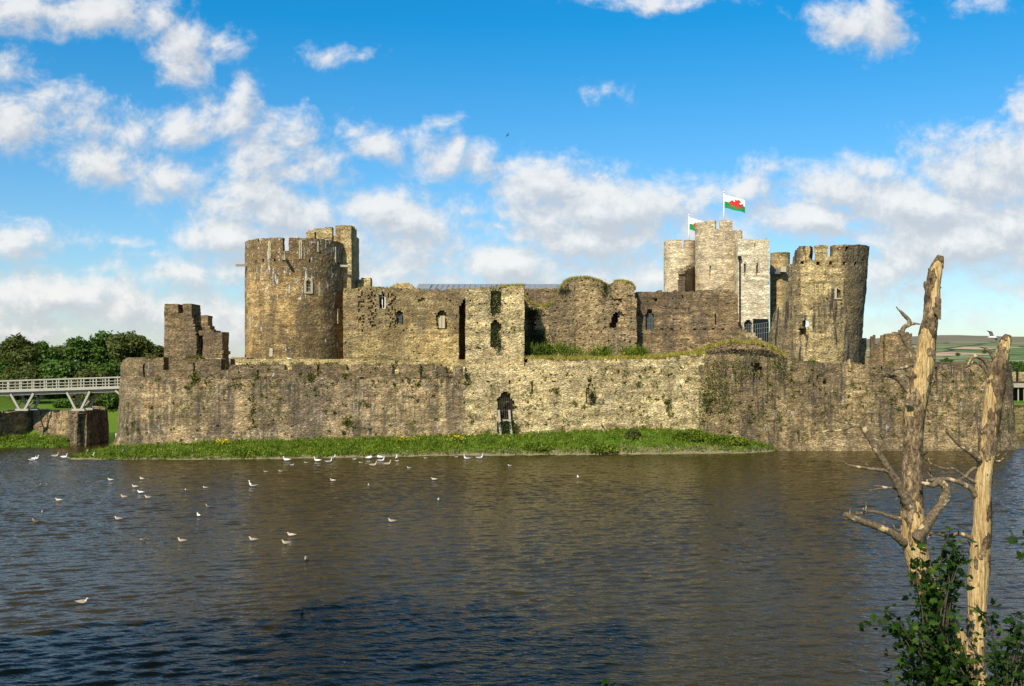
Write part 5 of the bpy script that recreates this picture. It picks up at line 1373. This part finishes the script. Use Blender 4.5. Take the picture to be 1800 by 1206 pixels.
trunk(t2, [(1772, 589, 10), (1768, 600, 19), (1762, 620, 26), (1756, 645, 31), (1751, 670, 33), (1746, 700, 33), (1742, 735, 33), (1738, 765, 32), (1735, 795, 31), (1731, 825, 31), (1728, 855, 31), (1727, 890, 32), (1726, 925, 33), (1723, 960, 37), (1721, 1000, 39), (1719, 1040, 38), (1717, 1080, 36), (1716, 1120, 34), (1715, 1160, 34), (1715, 1220, 38), (1716, 1300, 44)], D2, 8.0, [(590, .0), (640, .12), (760, .24), (800, .1), (815, -.2), (1050, -.22), (1150, .1)], .20)
B2 = [
 [(1722, 808, 12, -.1), (1712, 799, 11, -.12), (1698, 789, 9, -.14), (1686, 780, 9, -.14), (1675, 769, 8, -.14), (1664, 757, 6, -.14)],
 [(1716, 872, 13), (1708, 860, 10), (1694, 851, 9), (1678, 845, 8), (1660, 842, 7), (1642, 843, 6), (1625, 846, 5)],
 [(1714, 848, 7), (1700, 840, 5), (1686, 830, 4), (1676, 824, 4), (1660, 824, 4), (1646, 819, 3), (1634, 813, 3), (1622, 806, 1.5)],
 [(1676, 824, 2.5), (1668, 819, 2), (1664, 812, 1.2)], [(1634, 813, 2), (1632, 805, 1.2)],
 [(1716, 822, 7), (1706, 828, 6), (1696, 838, 5), (1685, 844, 4)],
 [(1716, 950, 10), (1706, 945, 9), (1694, 940, 8), (1680, 939, 7), (1664, 943, 6), (1648, 937, 5), (1630, 936, 3)],
 [(1744, 662, 11), (1738, 645, 9), (1731, 633, 9), (1722, 628, 8), (1712, 626, 7), (1705, 632, 6), (1701, 641, 4)],
 [(1742, 668, 7), (1735, 655, 5), (1727, 645, 5), (1718, 638, 4), (1711, 635, 3), (1708, 641, 2)],
 [(1740, 650, 5), (1741, 641, 4), (1742, 636, 2)],
 [(1752, 640, 8), (1745, 627, 7), (1739, 618, 6), (1732, 613, 5)],
 [(1752, 661, 7), (1760, 658, 7), (1771, 657, 5)],
 [(1742, 806, 4), (1752, 802, 3), (1758, 797, 1.5)], [(1742, 810, 4), (1755, 811, 3), (1762, 807, 2), (1764, 803, 1.2)], [(1744, 690, 5), (1736, 682, 3)],
]
for i, b in enumerate(B2): limb(t2, b, 'branch', D2, seed=50 + i * 2.3)
for px, py, ang, L, k in ((1664, 757, 2.2, 18, 2), (1640, 843, 2.3, 24, 2), (1622, 806, 2.2, 16, 2), (1640, 938, 2.7, 22, 2), (1701, 641, 4.4, 18, 2), (1764, 803, .6, 14, 2), (1732, 613, 2.3, 12, 1)): twigs(t2, px, py, D2, ang, L, k, 0.0)

# ------------------------------------------------------------------ leafy shrubs at the foot of the dead trees
def sprig(rr, a, b, n, spread, size, leaves, stems, droop=.0):
    """a leafy shoot from a to b: stem plus paired leaves"""
    a, b = Vector(a), Vector(b); pts = []
    for i in range(6):
        t = i / 5; pts.append(a.lerp(b, t) + Vector((rr.normal(0, .02), rr.normal(0, .02), -droop * t * t + .08 * math.sin(t * 3))))
    stems.append(pts)
    for i in range(n):
        t = rr.uniform(.15, 1.05); t_ = min(.999, t) * 5; k = int(t_); p = pts[k].lerp(pts[k + 1], t_ - k)
        leaves.append((p.x + rr.normal(0, spread), p.y + rr.normal(0, spread), p.z + rr.normal(0, spread * .8)))
def shrub(name, label, cat, shoots, seed, size=.15, n=16, spread=.10, base=None, matn='syc', D=13.4):
    rr = np.random.default_rng(seed); leaves = []; stems = []
    for (x0, y0, x1, y1, d0, d1, nn) in shoots: sprig(rr, W(x0, y0, D + d0), W(x1, y1, D + d1), nn or n, spread, size, leaves, stems)
    t = thing(name, label, cat, tuple(W(shoots[0][0], shoots[0][1], D)) if base is None else base)
    c = np.array(leaves); nn = len(c)
    nr = rr.normal(size=(nn, 3)) * .75 + np.array([-.15, -.35, .85]); nr /= np.linalg.norm(nr, axis=1)[:, None]
    tt = np.cross(nr, rr.normal(size=(nn, 3))); tt /= np.linalg.norm(tt, axis=1)[:, None]
    link('foliage', leaf_mesh('foliage', c, size, rr, SYC, curl=.16, frames=(nr, tt, np.cross(nr, tt))), M[matn], t)
    mb = MB()
    for pts in stems: mb.tube(pts, [.014, .012, .010, .008, .006, .003], 5)
    mb.build('stem', M['bark'], t); return t
rr = random.Random(4)
sh = [(1645 + rr.uniform(-20, 20), 1230, 1622 + rr.uniform(-18, 22), 965 + rr.uniform(-5, 60), rr.uniform(-.3, .3), rr.uniform(-.25, .3), 36) for _ in range(10)]
sh += [(1640 + rr.uniform(-10, 40), 1080 + rr.uniform(-40, 80), 1690 + rr.uniform(-25, 12), 960 + rr.uniform(-5, 60), rr.uniform(-.3, .2), rr.uniform(-.4, .2), 26) for _ in range(8)]
sh += [(1655, 1000, 1668, 930, -.1, -.2, 12), (1660, 990, 1690, 985, -.1, -.3, 10)]
shrub('sycamore_sapling', 'dark glossy sycamore shoots wrapped round the foot of the taller dead tree', 'sapling', sh, 71, .09, 34, .075)
sh = [(1660 + rr.uniform(-40, 60), 1240, 1560 + rr.uniform(-15, 130), 1105 + rr.uniform(-20, 90), rr.uniform(-.5, .3), rr.uniform(-.7, .2), 36) for _ in range(18)]
sh += [(1600, 1120, 1540, 1100, -.2, -.4, 14), (1610, 1140, 1553, 1118, -.2, -.4, 12), (1590, 1100, 1545, 1075, -.2, -.4, 5)]
shrub('sycamore_shrub', 'spreading sycamore bush with large lobed leaves at the bottom edge, left of the pale trunk', 'shrub', sh, 72, .10, 34, .115)
sh = [(1750 + rr.uniform(-20, 50), 1250, 1770 + rr.uniform(-35, 60), 1085 + rr.uniform(-20, 80), rr.uniform(-.6, .2), rr.uniform(-.7, .2), 36) for _ in range(14)]
sh += [(1735, 1120, 1712, 1062, -.4, -.5, 9), (1740, 1100, 1690, 1065, -.5, -.6, 10)]
shrub('leafy_shrub', 'small leaved dark shrub in the bottom right corner, right of the pale trunk', 'shrub', sh, 73, .08, 34, .11)
shrub('leafy_branch', 'leafy branch tip reaching in from the right frame edge over the water', 'branch', [(1860, 960, 1792, 945, 0, 0, 26), (1850, 1000, 1790, 985, 0, 0, 6), (1870, 930, 1800, 955, .2, 0, 16)], 74, .11, spread=.06)
shrub('sycamore_sprig', 'single leafy sprig tip poking up at the bottom edge in the middle', 'sprig', [(1066, 1235, 1066, 1203, 0, 0, 14)], 75, .10, spread=.035)

# ------------------------------------------------------------------ birds
M['plume_white'] = plain('white_plumage', (.78, .76, .72), .8, .06, 8.0)
M['plume_grey'] = plain('grey_wing', (.22, .22, .22), .8, .15, 10.0); M['plume_brown'] = plain('mottled_brown_plumage', (.30, .235, .16), .8, .5, 16.0)
M['plume_cream'] = plain('cream_plumage', (.55, .47, .36), .8, .3, 12.0); M['plume_dark'] = plain('dark_plumage', (.045, .040, .036), .8, .25, 10.0)
M['bill'] = plain('orange_bill', (.55, .20, .03), .5, .1)
KINDS = { # spine (x, z, half width, half height) from tail to bill, materials body/wing, scale
 'gull': ([(-.55, .18, .01, .01), (-.44, .17, .045, .03), (-.28, .155, .10, .085), (-.08, .14, .14, .14), (.12, .135, .135, .145), (.24, .18, .09, .11), (.29, .27, .06, .07), (.32, .345, .06, .06), (.37, .36, .052, .05), (.43, .345, .024, .02), (.50, .335, .008, .008)], .60),
 'goose': ([(-.50, .20, .01, .01), (-.40, .18, .05, .04), (-.25, .15, .12, .10), (-.02, .13, .15, .13), (.18, .14, .13, .13), (.29, .22, .075, .075), (.325, .34, .048, .048), (.335, .45, .044, .044), (.365, .515, .05, .048), (.42, .51, .035, .03), (.49, .49, .012, .010)], .92),
 'duck': ([(-.48, .20, .01, .01), (-.38, .16, .05, .035), (-.22, .12, .11, .08), (.0, .10, .13, .105), (.18, .11, .11, .10), (.26, .17, .06, .065), (.30, .24, .055, .055), (.345, .25, .05, .045), (.40, .235, .028, .014), (.46, .228, .022, .008)], .52),
 'dabbling': ([(-.34, .44, .01, .01), (-.30, .36, .05, .03), (-.2, .24, .10, .08), (-.04, .13, .13, .11), (.12, .08, .12, .10), (.25, .06, .08, .07), (.33, .05, .05, .05), (.38, .02, .03, .03)], .62),
 'resting': ([(-.55, .20, .01, .01), (-.42, .2, .06, .06), (-.2, .22, .15, .15), (.05, .24, .17, .17), (.25, .26, .13, .14), (.33, .33, .07, .07), (.26, .42, .05, .05), (.18, .44, .04, .04), (.12, .42, .015, .015)], .8),
}
COLS = {'white': ('plume_white', 'plume_white'), 'greyback': ('plume_white', 'plume_grey'), 'brown': ('plume_cream', 'plume_brown'), 'cream': ('plume_cream', 'plume_cream'), 'dark': ('plume_dark', 'plume_dark'), 'darkback': ('plume_white', 'plume_dark'), 'darkbrown': ('plume_brown', 'plume_dark')}
_meshes = {}
def bird_mesh(kind, colr):
    k = kind + colr
    if k in _meshes: return _meshes[k]
    sp, sc = KINDS[kind]; pts = []; rad = []
    for i in range(len(sp) - 1):
        for j in range(3):
            t = j / 3; q = [a + (b - a) * t for a, b in zip(sp[i], sp[i + 1])]; pts.append(q)
    pts.append(sp[-1])
    P_ = [(q[0] * sc, 0, q[1] * sc) for q in pts]; rad = [(max(.004, q[2]) * sc, max(.004, q[3]) * sc) for q in pts]
    n = 12; last = len(pts) - 1; mb = MB()
    def mm(i, j):
        x = pts[i][0]
        if kind not in ('resting',) and i >= last - 4: return 2
        a = (j + .5) / n * 2 * math.pi
        return 1 if x < .16 and math.sin(a) > -.1 else 0
    mb.tube(P_, rad, n, 0, True, True, mats=mm, up0=(0, 0, 1))
    me = mb.mesh(kind)
    for x in COLS[colr]: me.materials.append(M[x])
    me.materials.append(M['bill'] if kind != 'dabbling' else M['plume_grey']); _meshes[k] = me
    return me
def bird(px, py, kind, colr, face, label, cat, group, D=None, z=0.0, scale=1.0):
    """py = waterline row; face: 0 right, 180 left, 90 away, 270 towards us"""
    if D is None: D = H * F / (py - HY)
    o = bpy.data.objects.new(cat.replace(' ', '_'), bird_mesh(kind, colr)); COL.objects.link(o)
    o.location = (xat(px, D), D, z + .05 if z == 0 else z); o.rotation_euler = (0, 0, R(face)); o.scale = (scale * .92,) * 3
    return tag(o, label, cat, group)
LK = 'birds swimming on the lake'; BKG = 'geese at the bank'
BIRDS = [
 (62, 809, 'goose', 'white', 8, 'large white goose leading the group off the left bank tip, farthest left of it', 'goose', BKG),
 (57, 811, 'goose', 'greyback', 20, 'low grey and white goose half hidden behind the leading white goose', 'goose', BKG),
 (97, 804, 'goose', 'brown', 5, 'brownish goose alone between two white geese near the left channel', 'goose', BKG),
 (113, 806, 'goose', 'white', -5, 'big white goose in the channel mouth with a brown one at its side', 'goose', BKG),
 (120, 806, 'duck', 'brown', 15, 'brown duck close beside the big white goose in the channel mouth', 'duck', BKG),
 (137, 804, 'duck', 'cream', 180, 'tiny pale duck just left of the wooden stake, the farther out of two', 'duck', BKG),
 (146, 803, 'duck', 'brown', 170, 'small pale brown duck next to the wooden stake', 'duck', BKG),
 (160, 804, 'goose', 'greyback', 30, 'white and grey goose standing just right of the wooden stake', 'goose', BKG),
 (169, 802, 'goose', 'white', 40, 'upright white goose between the wooden stake and the tip of the bank', 'goose', BKG),
 (177, 800, 'duck', 'greyback', 10, 'low grey duck at the very tip of the grass bank', 'duck', BKG),
 (188, 797, 'goose', 'darkback', 200, 'dark backed goose in the shallows behind the tip of the bank', 'goose', BKG),
 (504, 811, 'goose', 'white', 180, 'white goose at the water edge under the round tower, leftmost of the bank flock', 'goose', BKG),
 (513, 819, 'duck', 'greyback', 0, 'small grey duck below the leftmost white goose of the bank flock', 'duck', BKG),
 (538, 815, 'duck', 'brown', 180, 'small brown duck between the two white geese under the round tower', 'duck', BKG),
 (558, 812, 'goose', 'white', 175, 'long necked white goose below the right side of the round tower', 'goose', BKG),
 (578, 814, 'goose', 'greyback', 30, 'grey winged goose preening beside the long necked white goose', 'goose', BKG),
 (588, 808, 'goose', 'greyback', 90, 'small upright goose on the water edge right of the preening grey one', 'goose', BKG),
 (376, 822, 'duck', 'darkbrown', 90, 'dark brown duck seen from behind off the left half of the bank', 'duck', LK),
 (623, 809, 'duck', 'cream', 0, 'tiny pale bird on the shore left of the pair of bright white geese', 'duck', BKG),
 (649, 808, 'resting', 'white', 0, 'bright white goose resting on the shore, left one of the pair', 'goose', BKG),
 (668, 807, 'resting', 'white', 180, 'bright white goose resting on the shore, right one of the pair', 'goose', BKG),
 (670, 812, 'goose', 'greyback', 0, 'grey and white goose afloat right under the pair of bright white geese', 'goose', BKG),
 (697, 808, 'goose', 'white', 90, 'small upright goose on the shore right of the bright white pair', 'goose', BKG),
 (698, 812, 'duck', 'cream', 0, 'pale duck afloat just below the small upright goose', 'duck', BKG),
 (634, 815, 'duck', 'brown', 180, 'brownish duck afloat left of and below the bright white pair', 'duck', BKG),
 (656, 820, 'goose', 'brown', 0, 'brown goose swimming right, directly below the bright white pair', 'goose', BKG),
 (681, 818, 'goose', 'brown', 0, 'brown goose with raised neck following right of the other brown goose', 'goose', BKG),
 (719, 824, 'duck', 'greyback', 180, 'single pale duck off the shore, right of the two brown geese', 'duck', LK),
 (748, 807, 'duck', 'brown', 180, 'brown duck against the shore left of the arched gate, farther left of two', 'duck', BKG),
 (802, 805, 'duck', 'brown', 0, 'brown duck tucked under the bank just left of the two grey geese', 'duck', BKG),
 (821, 808, 'goose', 'greyback', 180, 'grey goose at the shore below the gate turret, left of two', 'goose', BKG),
 (843, 807, 'goose', 'greyback', 0, 'grey goose at the shore below the gate turret, right of two', 'goose', BKG),
 (896, 820, 'duck', 'greyback', 180, 'small duck on the reflection of the arched gate', 'duck', LK),
 (1016, 841, 'gull', 'white', 100, 'white bird alone far to the right on the brown water', 'gull', LK),
 (763, 845, 'gull', 'cream', 180, 'cream gull alone right of centre line, off the shore geese', 'gull', LK),
 (648, 855, 'gull', 'darkback', 280, 'dark backed gull facing the viewer below the bright white pair', 'gull', LK),
 (771, 881, 'gull', 'white', 275, 'upright white gull facing the viewer in the open middle of the lake', 'gull', LK),
 (689, 919, 'gull', 'brown', 180, 'mottled brown gull resting low in the open middle of the lake', 'gull', LK),
 (467, 831, 'duck', 'brown', 180, 'small brown duck off the bank below the round tower, left of two', 'duck', LK),
 (493, 830, 'duck', 'brown', 180, 'small brown duck off the bank below the round tower, right of two', 'duck', LK),
 (585, 847, 'gull', 'cream', 180, 'cream gull swimming left between the bank flock and the open water', 'gull', LK),
 (445, 856, 'goose', 'darkback', 180, 'white goose with a dark back alone on the water below the round tower', 'goose', LK),
 (323, 866, 'gull', 'darkback', 60, 'dark backed gull turned away, left of the small low gull', 'gull', LK),
 (361, 859, 'duck', 'greyback', 180, 'small low black and white duck right of the gull turned away', 'duck', LK),
 (367, 893, 'gull', 'darkbrown', 180, 'slim dark gull with raised wing tips above the bright white gull', 'gull', LK),
 (349, 909, 'gull', 'white', 130, 'bright white gull with its head up, left middle of the lake', 'gull', LK),
 (320, 954, 'gull', 'brown', 180, 'brown gull swimming left, nearest to the tail up gull', 'gull', LK),
 (445, 952, 'gull', 'brown', 180, 'brown gull swimming left, midway between the lone brown gull and the close pair', 'gull', LK),
 (512, 944, 'gull', 'cream', 180, 'pale brown gull of the close pair, the farther one', 'gull', LK),
 (503, 958, 'gull', 'brown', 185, 'brown gull of the close pair, the nearer one', 'gull', LK),
 (538, 986, 'gull', 'cream', 275, 'cream gull facing the viewer just below the close pair', 'gull', LK),
 (194, 846, 'gull', 'cream', 180, 'cream gull on the edge of the castle reflection, leftmost of the loose group of six', 'gull', LK),
 (249, 844, 'gull', 'cream', 150, 'cream gull farthest out of the loose group of six', 'gull', LK),
 (237, 858, 'gull', 'cream', 180, 'low cream gull in the centre of the loose group of six', 'gull', LK),
 (247, 868, 'gull', 'white', 180, 'white gull with upright neck in the loose group of six', 'gull', LK),
 (218, 876, 'gull', 'brown', 175, 'pale brown gull at the lower left of the loose group of six', 'gull', LK),
 (260, 877, 'gull', 'brown', 180, 'pale brown gull at the lower right of the loose group of six', 'gull', LK),
 (208, 915, 'gull', 'brown', 180, 'buff gull swimming left, alone below the loose group of six', 'gull', LK),
 (253, 951, 'dabbling', 'darkbrown', 180, 'brown gull with its head down and dark tail raised', 'gull', LK),
 (67, 856, 'gull', 'darkbrown', 20, 'grey brown gull far left, beside a smaller plain brown one', 'gull', LK),
 (84, 853, 'duck', 'darkbrown', 180, 'small plain brown duck far left', 'duck', LK),
 (103, 882, 'gull', 'cream', 180, 'long cream gull swimming left in the blue water far left', 'gull', LK),
 (75, 903, 'gull', 'brown', 290, 'brown gull seen head on near the left edge', 'gull', LK),
 (63, 919, 'gull', 'darkbrown', 180, 'dark winged gull below the head on gull near the left edge', 'gull', LK),
 (145, 1063, 'gull', 'brown', 0, 'nearest gull, mottled brown and swimming right at the lower left', 'gull', LK),
 (531, 1075, 'gull', 'darkbrown', 285, 'dark gull in the shade at the bottom, facing the viewer', 'gull', LK),
]
for (px, py, kind, colr, face, lab, cat, grp) in BIRDS: bird(px, py, kind, colr, face, lab, cat, grp)
bird(211, 790, 'resting', 'dark', 0, 'dark goose asleep at the foot of the left wall corner, left of two', 'goose', BKG, D=104.5, z=bank_h(xat(211, 104.5), 104.5) + .02)
bird(220, 789.5, 'resting', 'dark', 180, 'dark goose asleep at the foot of the left wall corner, right of two', 'goose', BKG, D=104.5, z=bank_h(xat(220, 104.5), 104.5) + .02)
bird(508, 633, 'gull', 'white', 160, 'white gull perched on the terrace wall below the round tower', 'gull', None, D=112.9, z=zat(632, 112.9))
bird(523, 416, 'gull', 'greyback', 180, 'gull perched on the battlements of the round tower', 'gull', None, D=121.9, z=zat(418.5, 121.9))
def flying(px, py, D, span, label, bank, matn):
    o = W(px, py, D); t = thing('flying_bird', label, 'bird', tuple(o)); mb = MB()
    mb.tube([o + Vector((-.22 * span, 0, 0)), o + Vector((-.08 * span, 0, .01)), o + Vector((.1 * span, 0, 0)), o + Vector((.2 * span, 0, -.02 * span))], [.008, .05 * span, .055 * span, .01], 8); mb.build('body', M[matn[0]], t)
    for sg in (-1, 1):
        a = o; ca, sa = math.cos(bank), math.sin(bank)
        def Wg(u, v, h): return o + Vector((v * span, 0, 0)) + Vector((sg * u * span * .5 * ca * .8, sg * u * span * .5 * .5, sg * u * span * .5 * sa + h))
        mb = MB(); L = [Wg(.05, .07, .02), Wg(.5, .10, .12 * span), Wg(1.0, -.04, .05 * span), Wg(.5, -.06, .11 * span), Wg(.05, -.09, .02)]
        mb.poly(L); mb.poly([p + Vector((0, 0, -.012)) for p in L][::-1])
        for q, r_ in zip(L, L[1:] + L[:1]): mb.poly([q, r_, r_ + Vector((0, 0, -.012)), q + Vector((0, 0, -.012))])
        mb.build('wing', M[matn[1]], t)
flying(1745, 593, 42, 1.0, 'white gull in flight with bent dark wings beside the top of the shorter dead tree', -.5, ('plume_white', 'plume_grey'))
flying(892, 238, 80, .55, 'small dark bird high in the blue sky above the great hall', 1.0, ('plume_dark', 'plume_dark'))
pk = thing('wooden_stake', 'pale wooden stake standing in the shallows at the tip of the bank', 'stake', (xat(154, 103), 103, 0))
mb = MB(); D = 103.0; mb.tube([(xat(154, D), D, -.4), (xat(154, D), D, zat(791, D)), (xat(154, D), D, zat(790, D))], [.10, .095, .06], 9, wob=.1); mb.build('post', M['timber'], pk)
pk = thing('wooden_stake', 'short white marker post against the left foot of the curtain wall', 'stake', (xat(204.5, 114), 114, 0))
mb = MB(); D = 113.5; mb.box((xat(204.8, D), D, zat(768.5, D)), (.16, .16, .75)); mb.box((xat(204.8, D), D, zat(762.4, D)), (.2, .2, .06)); mb.build('post', M['whitepaint'], pk)
